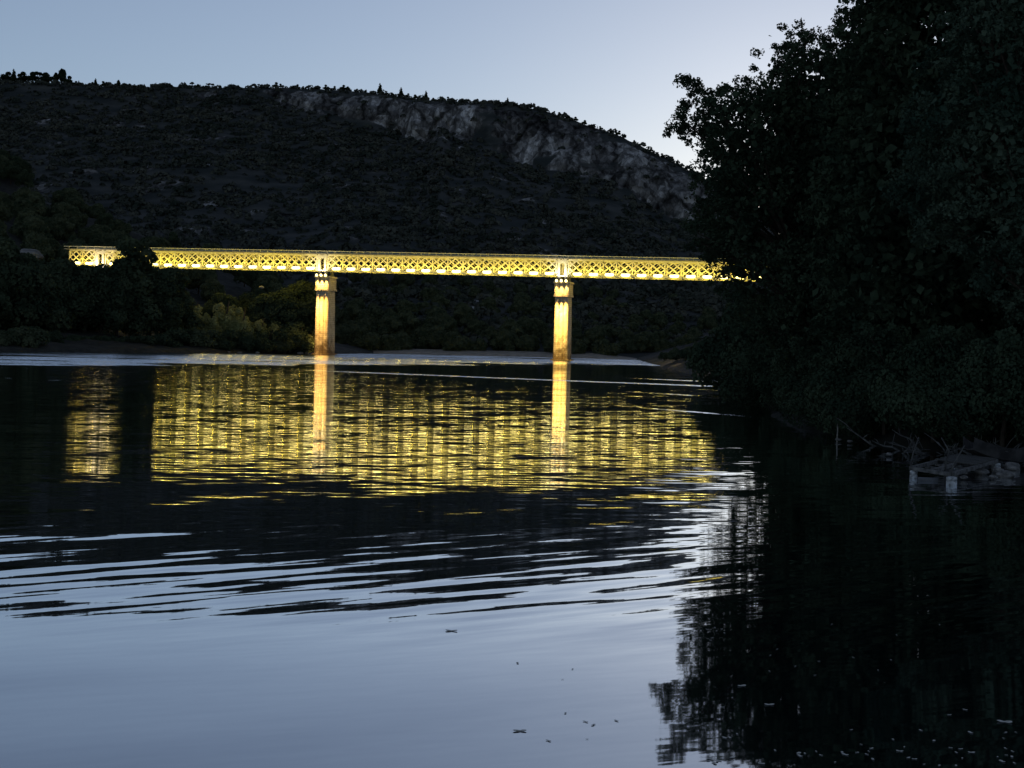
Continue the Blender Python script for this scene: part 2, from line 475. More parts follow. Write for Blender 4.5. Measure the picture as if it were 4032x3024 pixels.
# ------------------------------------------------------------------ water
def water_mat():
    m, n, l, b = new_mat("river_water")
    n.remove(b)
    geo = n.new("ShaderNodeNewGeometry")
    sep = n.new("ShaderNodeSeparateXYZ"); l.new(geo.outputs['Position'], sep.inputs[0])
    X, Y = sep.outputs[0], sep.outputs[1]
    def val(v):
        return v
    def mth(op, a_, b_=None, c_=None, clamp=False):
        q = n.new("ShaderNodeMath"); q.operation = op; q.use_clamp = clamp
        for i, v in enumerate((a_, b_, c_)):
            if v is None: continue
            if isinstance(v, (int, float)): q.inputs[i].default_value = v
            else: l.new(v, q.inputs[i])
        return q.outputs[0]
    def smooth(v, lo, hi, a0=0.0, a1=1.0):
        q = n.new("ShaderNodeMapRange"); q.interpolation_type = 'SMOOTHSTEP'
        if isinstance(v, (int, float)): q.inputs[0].default_value = v
        else: l.new(v, q.inputs[0])
        q.inputs[1].default_value = lo; q.inputs[2].default_value = hi
        q.inputs[3].default_value = a0; q.inputs[4].default_value = a1
        return q.outputs[0]
    def noise(sx, sy, rot, det=2.0, rough=0.5, off=0.0, color=False, dist=0.0):
        mp = n.new("ShaderNodeMapping"); mp.vector_type = 'TEXTURE'
        mp.inputs['Rotation'].default_value = (0, 0, math.radians(rot))
        mp.inputs['Scale'].default_value = (sx, sy, 1)
        mp.inputs['Location'].default_value = (off, off * 0.7, 0)
        no = n.new("ShaderNodeTexNoise"); no.noise_dimensions = '2D'
        no.inputs['Scale'].default_value = 1.0; no.inputs['Detail'].default_value = det
        no.inputs['Roughness'].default_value = rough; no.inputs['Distortion'].default_value = dist
        l.new(geo.outputs['Position'], mp.inputs[0]); l.new(mp.outputs[0], no.inputs['Vector'])
        return no.outputs[1] if color else no.outputs[0]
    def cen(v): return mth('MULTIPLY_ADD', v, 2.0, -1.0)
    # slopes towards / away from the viewer (y) for several wave families
    n_rip = cen(noise(3.2, 0.42, 33, 2.5, 0.5, 3.0))            # long crested wavelets
    n_swl = cen(noise(8.0, 2.1, 20, 1.0, 0.4, 19.0))             # slow undulation
    n_chp = cen(noise(2.3, 0.34, 4, 2.0, 0.55, 27.0))            # chop in the middle distance
    n_chf = cen(noise(2.6, 1.1, 3, 2.0, 0.5, 57.0))
    n_big = noise(22, 9, 5, 2.0, 0.5, 71.0)
    a_rip = mth('MULTIPLY', smooth(Y, 15.0, 20.5), smooth(Y, 22, 31, 1.0, 0.22))
    a_rip = mth('MULTIPLY', a_rip, 0.062)
    a_swl = mth('MULTIPLY', smooth(Y, 13, 17.5, 0.7, 0.6), 0.032)
    a_chp = mth('MULTIPLY', smooth(Y, 21, 36), smooth(Y, 80, 190, 1.0, 0.62))
    a_chp = mth('MULTIPLY', a_chp, mth('MULTIPLY_ADD', n_big, 0.9, 0.45))
    a_chp = mth('MULTIPLY', a_chp, 0.050)
    az = mth('DIVIDE', X, Y)
    far = mth('MULTIPLY', smooth(Y, 55, 150), smooth(az, -0.20, 0.0, 1.0, 0.12))
    a_chp = mth('MULTIPLY', a_chp, mth('MULTIPLY_ADD', far, 3.2, 1.0))
    a_chf = mth('MULTIPLY', smooth(Y, 34, 60), 0.022)
    a_chf = mth('MULTIPLY', a_chf, smooth(Y, 90, 200, 1.0, 0.8))
    sl = mth('MULTIPLY', n_rip, a_rip)
    sl = mth('MULTIPLY_ADD', n_swl, a_swl, sl)
    sl = mth('MULTIPLY_ADD', n_chp, a_chp, sl)
    sl = mth('MULTIPLY_ADD', n_chf, a_chf, sl)
    n_fin = cen(noise(0.9, 0.16, 20, 2.0, 0.6, 33.0))
    sl = mth('MULTIPLY_ADD', n_fin, smooth(Y, 18, 30, 0.007, 0.004), sl)
    # wind-ruffled water below the far shore and in thin streaks
    wob = cen(noise(16, 14, 0, 3.0, 0.55, 91.0))
    edge = mth('MULTIPLY_ADD', X, 1.35, 226.0)
    edge = mth('MINIMUM', edge, 246.0)
    edge = mth('MAXIMUM', edge, 140.0)
    dd = mth('SUBTRACT', Y, edge)
    dd = mth('MULTIPLY_ADD', wob, 30.0, dd)
    wind = smooth(dd, -8, 10)
    wind = mth('MULTIPLY', wind, smooth(X, 26, 40, 1.0, 0.0))
    wind = mth('MULTIPLY', wind, smooth(noise(30, 9, 2, 3.0, 0.6, 151.0), 0.34, 0.5, 0.25, 1.0))
    def streak(y0, k, x0, x1, w, amp):
        c = mth('MULTIPLY_ADD', X, k, y0)
        q = mth('ABSOLUTE', mth('MULTIPLY_ADD', wob, w * 0.6, mth('SUBTRACT', Y, c)))
        q = smooth(q, w * 0.3, w, amp, 0.0)
        q = mth('MULTIPLY', q, smooth(X, x0, x0 + 12))
        return mth('MULTIPLY', q, smooth(X, x1 - 3, x1, 1.0, 0.0))
    for st in (streak(141, -0.62, -28, 30, 2.6, 0.75), streak(118, -1.0, 6, 24, 1.6, 0.6), streak(93, -1.4, 4, 15.5, 1.0, 0.8), streak(165, -0.9, 8, 30, 2.5, 0.6)):
        wind = mth('MAXIMUM', wind, st)
    n_w = noise(0.5, 0.22, 2, 2.0, 0.6, 113.0)
    w_sl = mth('MULTIPLY_ADD', n_w, 0.62, -0.19)
    sl = mth('ADD', sl, mth('MULTIPLY', w_sl, wind))
    # sideways slope, much weaker
    sx1 = cen(noise(1.6, 0.7, 15, 2.0, 0.5, 201.0))
    sx = mth('MULTIPLY', sx1, mth('MULTIPLY_ADD', wind, 0.02, 0.0025))
    cmb = n.new("ShaderNodeCombineXYZ")
    l.new(sx, cmb.inputs[0]); l.new(mth('MULTIPLY', sl, -1.0), cmb.inputs[1]); cmb.inputs[2].default_value = 1.0
    nr = n.new("ShaderNodeVectorMath"); nr.operation = 'NORMALIZE'; l.new(cmb.outputs[0], nr.inputs[0])
    gl = n.new("ShaderNodeBsdfGlossy"); gl.inputs['Color'].default_value = (0.93, 0.96, 1.0, 1)
    rg = mth('MULTIPLY_ADD', wind, 0.12, 0.028)
    l.new(rg, gl.inputs['Roughness']); l.new(nr.outputs[0], gl.inputs['Normal'])
    df = n.new("ShaderNodeBsdfDiffuse"); df.inputs['Color'].default_value = (0.004, 0.008, 0.010, 1)
    fr = n.new("ShaderNodeFresnel"); fr.inputs['IOR'].default_value = 1.33; l.new(nr.outputs[0], fr.inputs['Normal'])
    mx = n.new("ShaderNodeMixShader")
    l.new(mth('MULTIPLY_ADD', fr.outputs[0], 1.35, 0.31, clamp=True), mx.inputs[0]); l.new(df.outputs[0], mx.inputs[1]); l.new(gl.outputs[0], mx.inputs[2])
    l.new(mx.outputs[0], n["Material Output"].inputs[0])
    return m
MAT['water'] = water_mat()
wat = link("river_water", np_mesh("river_water", [(-900, -200, 0), (900, -200, 0), (900, 900, 0), (-900, 900, 0)], [(0, 1, 2, 3)]), MAT['water'])
tag(wat, kind="structure")

# ------------------------------------------------------------------ bridge
MAT['girder'] = noise_mat("girder_paint", (0.50, 0.47, 0.30), (0.66, 0.63, 0.42), 1.5, 0.55, spec=0.4)
MAT['stone'] = None
def stone_mat():
    m, n, l, b = new_mat("pier_masonry")
    tc = n.new("ShaderNodeTexCoord")
    br = n.new("ShaderNodeTexBrick"); br.inputs['Scale'].default_value = 1.0
    br.inputs['Brick Width'].default_value = 0.9; br.inputs['Row Height'].default_value = 0.42; br.inputs['Mortar Size'].default_value = 0.03
    br.inputs['Color1'].default_value = (0.42, 0.34, 0.24, 1); br.inputs['Color2'].default_value = (0.52, 0.44, 0.31, 1)
    br.inputs['Mortar'].default_value = (0.24, 0.19, 0.13, 1)
    sp = n.new("ShaderNodeSeparateXYZ"); cb = n.new("ShaderNodeCombineXYZ"); ad = n.new("ShaderNodeMath"); ad.operation = 'ADD'
    l.new(tc.outputs['Object'], sp.inputs[0]); l.new(sp.outputs[0], ad.inputs[0]); l.new(sp.outputs[1], ad.inputs[1])
    l.new(ad.outputs[0], cb.inputs[0]); l.new(sp.outputs[2], cb.inputs[1]); l.new(cb.outputs[0], br.inputs['Vector'])
    no = n.new("ShaderNodeTexNoise"); no.inputs['Scale'].default_value = 0.9; no.inputs['Detail'].default_value = 5
    l.new(tc.outputs['Object'], no.inputs['Vector'])
    # mottled brown darkening, denser over the lowest metres
    mr = n.new("ShaderNodeMapRange"); mr.inputs[1].default_value = 0.5; mr.inputs[2].default_value = 5.5; mr.inputs[3].default_value = 0.42; mr.inputs[4].default_value = 0.0
    l.new(sp.outputs[2], mr.inputs[0])
    a2 = n.new("ShaderNodeMath"); a2.operation = 'ADD'; l.new(no.outputs[0], a2.inputs[0]); l.new(mr.outputs[0], a2.inputs[1])
    cr = n.new("ShaderNodeValToRGB"); cr.color_ramp.elements[0].position = 0.5; cr.color_ramp.elements[1].position = 0.9
    cr.color_ramp.elements[0].color = (1, 1, 1, 1); cr.color_ramp.elements[1].color = (0.22, 0.17, 0.11, 1)
    l.new(a2.outputs[0], cr.inputs[0])
    mx = n.new("ShaderNodeMix"); mx.data_type = 'RGBA'; mx.blend_type = 'MULTIPLY'; mx.inputs[0].default_value = 1.0
    l.new(br.outputs[0], mx.inputs[6]); l.new(cr.outputs[0], mx.inputs[7]); l.new(mx.outputs[2], b.inputs['Base Color'])
    b.inputs['Roughness'].default_value = 0.9
    bp = n.new("ShaderNodeBump"); bp.inputs['Strength'].default_value = 0.5; bp.inputs['Distance'].default_value = 0.03
    l.new(br.outputs[0], bp.inputs['Height']); l.new(bp.outputs[0], b.inputs['Normal'])
    return m
MAT['stone'] = stone_mat()
MAT['lens'] = emis_mat("floodlight_lens_glare", (1.0, 0.82, 0.30), 4.0)
MAT['housing'] = noise_mat("floodlight_housing", (0.08, 0.08, 0.07), (0.14, 0.14, 0.12), 5)
MAT['deck'] = noise_mat("deck_concrete", (0.2, 0.19, 0.16), (0.3, 0.28, 0.24), 1.0)

ZT1, ZB1 = 22.05, 18.33
HW = 2.3                                # half distance between the two trusses
bridge = empty("lattice_bridge", P1)
tag(bridge, "long lattice girder bridge lit yellow, crossing the river on stone piers below the cliff", "bridge")
bridge.rotation_euler = (0, 0, math.atan2(E.y, E.x))
# local frame: x along the bridge, y away from viewer, z up
LAMP_COL = (1.0, 0.75, 0.09)
W_OUT, W_IN, W_PIER = 740.0, 140.0, 3200.0
NP = 15
TW = 2.6                                # width of the double-post zone over each pier

def lamp(name, loc, target, energy, angle, parent, col=LAMP_COL, size=0.4, blend=0.6):
    d = bpy.data.lights.new(name, 'SPOT'); d.energy = energy * random.uniform(0.72, 1.28)
    d.color = (col[0], col[1] * random.uniform(0.93, 1.04), col[2] * random.uniform(0.7, 1.4))
    d.spot_size = math.radians(angle); d.spot_blend = blend; d.shadow_soft_size = size
    o = bpy.data.objects.new(name, d); C.objects.link(o); o.parent = parent
    o.location = loc
    v = Vector(target) - Vector(loc)
    o.rotation_euler = v.to_track_quat('-Z', 'Y').to_euler()
    return o

def gz(x): return GRADE * x

def make_span(x0, x1, npan):
    """lattice span between local x0 and x1 (inner faces of the pier posts)"""
    dk = MB()
    L = (x1 - x0); p = L / npan
    # deck slab and cross beams
    z = lambda x, h: h + gz(x)
    dk.bar((x0 - TW / 2, 0, z(x0, ZT1 + 0.05)), (x1 + TW / 2, 0, z(x1, ZT1 + 0.05)), HW * 2 + 0.7, 0.18)
    for i in range(npan + 1):
        x = x0 + i * p
        dk.bar((x, -HW, z(x, ZB1 + 0.25)), (x, HW, z(x, ZB1 + 0.25)), 0.22, 0.35)
        dk.bar((x, -HW, z(x, ZT1 - 0.4)), (x, HW, z(x, ZT1 - 0.4)), 0.22, 0.3)
    span = dk.build("deck", MAT['deck'], bridge)
    for s in (-1, 1):
        tc_, bc, lw, rl = MB(), MB(), MB(), MB()
        y = s * HW
        bc.bar((x0 - TW / 2, y, z(x0, ZB1 + 0.1)), (x1 + TW / 2, y, z(x1, ZB1 + 0.1)), 0.42, 0.16)
        bc.bar((x0, y, z(x0, ZB1 + 0.32)), (x1, y, z(x1, ZB1 + 0.32)), 0.10, 0.28)
        truss = bc.build("truss", MAT['girder'], bridge)
        tc_.bar((x0, y, z(x0, ZT1 - 0.24)), (x1, y, z(x1, ZT1 - 0.24)), 0.34, 0.34)
        for i in range(npan + 1):
            x = x0 + i * p
            pw = MB()
            pw.bar((x, y, z(x, ZB1 + 0.2)), (x, y, z(x, ZT1 - 0.42)), 0.30, 0.24)
            pw.build("post", MAT['girder'], truss)
        zb, zt = ZB1 + 0.45, ZT1 - 0.42
        for i in range(-1, 2 * npan):
            xa = x0 + i * p / 2
            for (a0, a1, dy) in ((xa, xa + p, 0.03), (xa + p, xa, -0.03)):
                t0, t1 = 0.0, 1.0
                for (lim, sgn) in ((x0, 1), (x1, -1)):
                    fa, fb = sgn * (a0 - lim), sgn * (a1 - lim)
                    if fa < 0 and fb < 0: t1 = -1
                    elif fa < 0: t0 = max(t0, fa / (fa - fb))
                    elif fb < 0: t1 = min(t1, fa / (fa - fb))
                if t1 - t0 < 0.05: continue
                q0, q1 = a0 + (a1 - a0) * t0, a0 + (a1 - a0) * t1
                lw.bar((q0, y + dy, z(q0, zb + (zt - zb) * t0)), (q1, y + dy, z(q1, zb + (zt - zb) * t1)), 0.08, 0.27 if s < 0 else 0.10)
        tc_.build("top_chord", MAT['girder'], truss); lw.build("lattice", MAT['girder'], truss)
        yr = s * (HW + 0.42)
        rl.bar((x0 - TW / 2, yr, z(x0, ZT1 + 0.62)), (x1 + TW / 2, yr, z(x1, ZT1 + 0.62)), 0.09, 0.16)
        n2 = int((x1 - x0) / 1.63)
        for i in range(n2 + 1):
            x = x0 + i * (x1 - x0) / n2
            rl.bar((x, yr, z(x, ZT1 + 0.15)), (x, yr, z(x, ZT1 + 0.60)), 0.06, 0.06)
        rl.build("railing", MAT['girder'], bridge)
    # floodlights along the foot of the near truss
    for i in range(npan):
        x = x0 + (i + 0.60) * p
        zz = gz(x)
        hb = MB()
        hb.bar((x, -HW - 0.25, ZB1 + 0.02 + zz), (x, -HW - 0.75, ZB1 + 0.02 + zz), 0.12, 0.08)
        hb.box((x, -HW - 0.62, ZB1 + 0.13 + zz), Vector((0.85, 0, 0)), Vector((0, 0.14, 0)), Vector((0, 0, 0.09)))
        fl = hb.build("floodlight", MAT['housing'], bridge)
        glare = MB(); K = 10; w, h = 0.98, 0.80  # glowing plate shaped as the blown-out glare around the lamp, larger than a lens
        prof = [(x - w, 0.28), (x - w * 0.92, 0.02), (x - w * 0.6, -0.20), (x, -0.27), (x + w * 0.6, -0.20), (x + w * 0.92, 0.02), (x + w, 0.28), (x + w * 0.7, 0.42), (x - w * 0.7, 0.42)]
        vv = [Vector((q[0], -HW - 0.5, ZB1 + 0.36 + q[1] + zz)) for q in prof] + [Vector((q[0], -HW - 0.38, ZB1 + 0.42 + q[1] + zz)) for q in prof]
        k = len(prof)
        glare.add(vv, [tuple(range(k)), tuple(range(2 * k - 1, k - 1, -1))] + [(j, k + j, k + (j + 1) % k, (j + 1) % k) for j in range(k)])
        glare.build("lens", MAT['lens'], fl)
        lamp("floodlight_beam", (x, -HW - 1.35, ZB1 + 0.0 + zz), (x, -HW + 0.5, ZB1 + 3.6 + zz), W_OUT, 150, fl)
        inner = lamp("floodlight_beam", (x, -0.2, ZB1 + 0.7 + zz), (x, 1.2, ZB1 + 3.4 + zz), W_IN, 165, fl)
        pl = bpy.data.lights.new("floodlight_spill", 'POINT'); pl.energy = W_IN * random.uniform(1.0, 1.7); pl.color = LAMP_COL; pl.shadow_soft_size = 0.45
        inner.data = pl
    return span

def rounded_poly(cx, cy, hx, hy, scallops=3, depth=0.28):
    """plan of a pier: near and far faces shape the lamp beams into three rounded ribs, sides are flat"""
    P = []
    for (y0, sgn) in ((-hy, -1), (hy, 1)):
        row = []
        for r in range(scallops):
            c = -hx + (r + 0.5) * (2 * hx / scallops); w = hx / scallops
            for t in np.linspace(-1, 1, 9):
                row.append((cx + c + w * t * 0.98, cy + y0 + sgn * depth * math.sqrt(max(0, 1 - t * t)) * 1.0))
        P += row if sgn < 0 else row[::-1]
    return P

def make_pier(xc, ground, gain=1.0, tint=(1.0, 0.62, 0.17)):
    z0 = gz(xc)
    zc0, zc1 = 14.35, 17.2
    hx0, hx1, hy0, hy1 = 1.62, 1.42, 2.3, 2.05
    m = MB()
    # battered shaft in two rings
    pb = rounded_poly(xc, 0, hx0, hy0); pt = rounded_poly(xc, 0, hx1, hy1); k = len(pb)
    V = [Vector((p[0], p[1], ground - 2.5)) for p in pb] + [Vector((p[0], p[1], zc0 + z0)) for p in pt]
    m.add(V, [(i, (i + 1) % k, k + (i + 1) % k, k + i) for i in range(k)] + [tuple(range(k - 1, -1, -1)), tuple(range(k, 2 * k))])
    m.prism([(xc - hx0 - .35, -hy0 - .65), (xc + hx0 + .35, -hy0 - .65), (xc + hx0 + .35, hy0 + .65), (xc - hx0 - .35, hy0 + .65)], ground - 2.5, ground + 0.25)
    pier = m.build("pier", MAT['stone'], bridge)
    c = MB()
    c.prism(rounded_poly(xc, 0, hx1 + 0.34, hy1 + 0.40), zc0 - 0.28 + z0, zc0 + 0.12 + z0)
    c.prism(rounded_poly(xc, 0, hx1 + 0.20, hy1 + 0.22), zc0 + 0.12 + z0, zc1 - 0.35 + z0)
    c.prism(rounded_poly(xc, 0, hx1 + 0.42, hy1 + 0.48), zc1 - 0.35 + z0, zc1 + z0)
    c.build("capital", MAT['stone'], pier)
    for sx_ in (-0.75, 0.75):
        for sy_ in (-HW, HW):
            b = MB(); b.box((xc + sx_, sy_ * 0.86, (zc1 + ZB1) / 2 + z0), Vector((0.32, 0, 0)), Vector((0, 0.35, 0)), Vector((0, 0, (ZB1 - zc1) / 2 - 0.02)))
            b.build("bearing", MAT['housing'], pier)
    # post towers of the trusses over the pier
    for s in (-1, 1):
        t = MB()
        for dx in (-0.72, 0.72):
            t.bar((xc + dx, s * HW, ZB1 + 0.2 + gz(xc + dx)), (xc + dx, s * HW, ZT1 - 0.05 + z0), 0.62, 0.5)
        t.bar((xc - 1.25, s * HW, ZT1 - 0.6 + z0), (xc + 1.25, s * HW, ZT1 - 0.6 + z0), 0.5, 0.7)
        t.build("end_post", MAT['girder'], bridge)
    # three downlights on the face, one fixture each side
    for i in range(3):
        dx = (i - 1) * 1.02
        h = MB()
        h.box((xc + dx, -hy1 - 1.0, zc1 + 0.28 + z0), Vector((0.26, 0, 0)), Vector((0, 0.22, 0)), Vector((0, 0, 0.10)))
        h.bar((xc + dx, -hy1 - 0.2, zc1 + 0.1 + z0), (xc + dx, -hy1 - 0.9, zc1 + 0.22 + z0), 0.1, 0.08)
        fl = h.build("floodlight", MAT['housing'], bridge)
        q = MB()
        q.tube([(xc + dx, -hy1 - 1.24, zc1 + 0.33 + z0), (xc + dx, -hy1 - 1.0, zc1 + 0.10 + z0)], [0.24, 0.3], 12)
        q.build("lens", MAT['lens'], fl)
        lamp("floodlight_beam", (xc + dx, -hy1 - 1.15, zc1 - 0.15 + z0), (xc + dx, -hy0 - 0.1, 9.0), W_PIER, 70, fl, (1.0, 0.66, 0.20), 0.08, 0.8)
        lamp("floodlight_beam", (xc + dx, -hy1 - 2.3, zc1 + 0.2 + z0), (xc + dx, -hy0 + 0.6, 5.0), W_PIER * 8 * gain, 24, fl, tint, 0.06, 0.7)
    # uplight on the end posts
    lamp("floodlight_beam", (xc, -HW - 1.6, ZB1 - 0.6 + z0), (xc, -HW, ZB1 + 2.4 + z0), 1800, 110, fl, (1, 0.86, 0.5))
    return pier

spans_x = [(-SPAN - 7.7, -SPAN - TW / 2, 2)]
for k in range(-1, 2):
    spans_x.append((k * SPAN + TW / 2, (k + 1) * SPAN - TW / 2, NP))
for (a0, a1, npn) in spans_x: make_span(a0, a1, npn)
for k in (-1, 0, 1, 2):
    make_pier(k * SPAN, 0.0, *{0: (1.3, (1.0, 0.62, 0.14)), 1: (2.2, (1.0, 0.68, 0.14))}.get(k, (0.9, (1.0, 0.55, 0.14))))


# ------------------------------------------------------------------ vegetation
def leaf_quads(Cn, size, nrm=None, spread=0.6, aspect=0.55, rg=rng):
    """diamond leaves at centres Cn; nrm = preferred normals"""
    n = len(Cn)
    size = np.broadcast_to(np.asarray(size, float), (n,))
    R = rg.normal(size=(n, 3))
    if nrm is not None:
        R = nrm + spread * R
    R /= np.linalg.norm(R, axis=1)[:, None] + 1e-9
    T = np.cross(R, rg.normal(size=(n, 3))); T /= np.linalg.norm(T, axis=1)[:, None] + 1e-9
    B = np.cross(R, T)
    s = (size * rg.uniform(0.7, 1.3, n))[:, None]
    a, b_ = T * s * 0.5, B * s * 0.5 * aspect
    V = np.stack([Cn - a, Cn - a * 0.1 - b_ + R * s * 0.08, Cn + a, Cn - a * 0.1 + b_ + R * s * 0.08], 1).reshape(-1, 3)
    return V, np.arange(4 * n).reshape(n, 4)

def sphere_pts(n, rg=rng):
    d = rg.normal(size=(n, 3)); return d / np.linalg.norm(d, axis=1)[:, None]

def lobed_crown(lobes, per, leaf, rg, under=0.35):
    """lobes (x,y,z,r): leaves near each lobe's skin, fewer below"""
    Cs, Ns = [], []
    for (x, y, z, r, sq) in lobes:
        k = int(per * r * r)
        d = sphere_pts(k, rg)
        keep = (d[:, 2] > -0.25) | (rg.random(k) < under)
        d = d[keep]; k = len(d)
        bump = 1 + 0.18 * vnoise(d[:, 0] * 3 + x, d[:, 1] * 3 + y, d[:, 2] * 3 + z, 5)
        rad = r * bump * rg.uniform(0.72, 1.06, k) ** 0.7
        Cs.append(np.array([x, y, z]) + d * rad[:, None] * np.array([1, 1, sq])); Ns.append(d)
    Cs = np.vstack(Cs); Ns = np.vstack(Ns)
    return leaf_quads(Cs, leaf, Ns, 0.55, 0.75, rg)

def proto_lobes(h, w, seed, kind):
    """unit tree: height h, crown width w"""
    rg = np.random.default_rng(seed); L = []
    if kind == 'round':
        n = 20
        for i in range(n):
            t = rg.random(); ang = rg.random() * 6.283
            zz = h * (0.22 + 0.66 * t); rr = w * 0.5 * math.sqrt(max(0.05, 1 - (2 * (0.25 + 0.72 * t) - 0.85) ** 2)) * rg.uniform(0.45, 0.85)
            L.append((rr * math.cos(ang), rr * math.sin(ang), zz, w * rg.uniform(0.15, 0.24), rg.uniform(0.75, 1)))
        L.append((0, 0, h * 0.55, w * 0.33, 1.1))
    elif kind == 'willow':
        for j in range(5):                      # several leaning leaders, each with its own plume
            an = rg.random() * 6.283; rj = w * rg.uniform(0.1, 0.42); hj = h * rg.uniform(0.55, 0.97)
            for i in range(9):
                t = (i + 0.5) / 9; q = rg.normal(size=2) * w * 0.07
                L.append((rj * math.cos(an) * (0.3 + 0.8 * t) + q[0], rj * math.sin(an) * (0.3 + 0.8 * t) + q[1], hj * (0.12 + 0.84 * t), w * rg.uniform(0.06, 0.12) * (1.2 - 0.5 * t), rg.uniform(1.0, 1.7)))
        L.append((0, 0, h * 0.30, w * 0.22, 1.2))
    elif kind == 'tall':
        for i in range(24):
            t = rg.random(); ang = rg.random() * 6.283; rr = w * 0.5 * (1 - 0.75 * t) * rg.uniform(0.3, 0.9)
            L.append((rr * math.cos(ang), rr * math.sin(ang), h * (0.2 + 0.74 * t), w * rg.uniform(0.13, 0.2), rg.uniform(1, 1.4)))
        L.append((0, 0, h * 0.5, w * 0.25, 1.8))
    elif kind == 'shrub':
        for i in range(13):
            ang = rg.random() * 6.283; rr = w * 0.5 * rg.uniform(0.1, 0.75)
            L.append((rr * math.cos(ang), rr * math.sin(ang), h * rg.uniform(0.2, 0.72) * (1 - 0.3 * rr / w), w * rg.uniform(0.15, 0.25), rg.uniform(0.8, 1)))
    return L

def make_tree(name, h, w, seed, kind, leaf, per, mat):
    rg = np.random.default_rng(seed + 100)
    L = proto_lobes(h, w, seed, kind)
    V, Q = lobed_crown(L, per, leaf, rg)
    root = empty(name, (0, 0, 0))
    t = MB(); r0 = h * 0.022
    top = Vector((w * 0.05, 0, h * 0.72))
    t.tube([(0, 0, -0.8), (w * 0.02, 0, h * 0.2), (w * -0.02, w * 0.02, h * 0.45), top], [r0 * 1.3, r0, r0 * 0.75, r0 * 0.3], 7)
    for (x, y, z, r, sq) in L[:9]:
        b0 = Vector((0, 0, h * rg.uniform(0.15, 0.4)))
        m_ = (b0 + Vector((x, y, z))) / 2 + Vector((0, 0, -0.04 * h))
        t.tube([b0, m_, (x, y, z)], [r0 * 0.5, r0 * 0.35, r0 * 0.12], 5)
    t.build("trunk", MAT['bark'], root, True)
    link("crown", np_mesh("crown", V, Q), mat, root)
    return root

USED = set()
def place(proto, loc, sc, rz, label, cat, group=None, squash=1.0):
    o = proto if proto.name not in USED else None
    if o is None: o = copy_tree(proto)
    else: USED.add(proto.name)
    o.location = loc; o.scale = (sc, sc, sc * squash); o.rotation_euler = (0, 0, rz)
    if "group" in o: del o["group"]
    tag(o, label, cat, group)
    return o

# prototypes are 10 m tall
TR = [make_tree("broadleaf_tree", 10, 8.0, 1, 'round', 0.42, 330, MAT['leaf_dark']),
      make_tree("broadleaf_tree", 10, 7.0, 2, 'round', 0.40, 330, MAT['leaf_dark']),
      make_tree("broadleaf_tree", 10, 5.0, 3, 'tall', 0.36, 420, MAT['leaf_dark']),
      make_tree("broadleaf_tree", 10, 9.0, 4, 'round', 0.42, 300, MAT['leaf_dark'])]
WL = [make_tree("willow_tree", 10, 8.0, 11, 'willow', 0.34, 520, MAT['leaf_willow_lit']),
      make_tree("willow_tree", 10, 6.5, 12, 'willow', 0.34, 560, MAT['leaf_willow_lit'])]
FT = [make_tree("shore_tree", 10, 11.0, 21, 'round', 0.75, 190, MAT['leaf_mid']),
      make_tree("shore_tree", 10, 12.5, 22, 'round', 0.75, 170, MAT['leaf_mid']),
      make_tree("shore_tree", 10, 14.0, 23, 'shrub', 0.75, 190, MAT['leaf_mid'])]
SH = [make_tree("bank_shrub", 4, 5.5, 31, 'shrub', 0.30, 520, MAT['leaf_mid']),
      make_tree("bank_shrub", 4, 5.0, 32, 'shrub', 0.30, 560, MAT['leaf_dark'])]

def rot(): return random.uniform(0, 6.283)
ORD = "first second third fourth fifth sixth seventh eighth ninth tenth eleventh twelfth thirteenth fourteenth fifteenth sixteenth seventeenth eighteenth nineteenth twentieth".split()
def ordinal(i):
    if i < 20: return ORD[i]
    t = ["twenty", "thirty", "forty", "fifty"][(i + 1) // 10 - 2]
    return t + "-" + ORD[(i + 1) % 10 - 1] if (i + 1) % 10 else {"twenty": "twentieth", "thirty": "thirtieth", "forty": "fortieth", "fifty": "fiftieth"}[t]
def relabel(objs, fmt, group, rev=False):
    objs = sorted(objs, key=lambda o: (o.location.x / max(o.location.y, 1)) * (-1 if rev else 1))
    for i, o in enumerate(objs):
        o["label"] = fmt % ordinal(i); o["group"] = group

# --- left bank, front row: each one described
def put(proto, x, ytop, Y, label, group=None, basez=1.5, wide=1.0, ph=10.0, cat="tree"):
    p = at(x, ytop, Y); h = p.z - basez
    o = place(proto, (p.x, Y, basez), h / ph, rot(), label, cat, group)
    o.scale = (h / ph * wide, h / ph * wide, h / ph)
    return o

LB = "dark trees along the left bank"
put(TR[0], -130, 900, 268, "big dark tree at the left edge of the frame, standing on the left bank", LB)
put(TR[3], 5, 930, 274, "dark round tree in front of the grey rock face at far left", LB)
put(TR[1], 120, 985, 276, "dark tree on the left bank just right of the grey rock face", LB)
put(TR[0], 215, 1000, 280, "dark tree left of the first visible bridge lights", LB, wide=0.9)
put(TR[2], 268, 1022, 282, "narrow dark tree at the left end of the lit bridge", LB)
put(TR[1], 335, 1035, 284, "dark tree with bridge lights shining just over its top, far left", LB, wide=1.1)
put(TR[2], 400, 1040, 286, "slim dark tree crossing the lit girder left of the tall dark tree", LB, wide=1.2)
put(TR[0], 462, 1045, 286, "dark tree hiding the foot of the lit girder, second left of the tall dark tree", LB, wide=0.9)
put(TR[2], 530, 940, 288, "tall dark tree that hides the lit girder and rises above it", LB, wide=1.25)
put(TR[2], 585, 1040, 290, "slender dark tree right of the tall one, covering the girder", LB, wide=1.5)
put(TR[1], 640, 1050, 292, "dark tree overlapping the girder with one lamp showing through", LB, wide=0.9)
put(TR[2], 682, 1052, 294, "narrow dark tree below the point where the lit girder comes into clear view", LB, wide=1.4)
WG = "pale trees caught by the bridge light"
put(WL[0], 700, 1165, 297, "pale green willow nearest the bare grey pole, leftmost of those lit by the bridge", WG, wide=1.2)
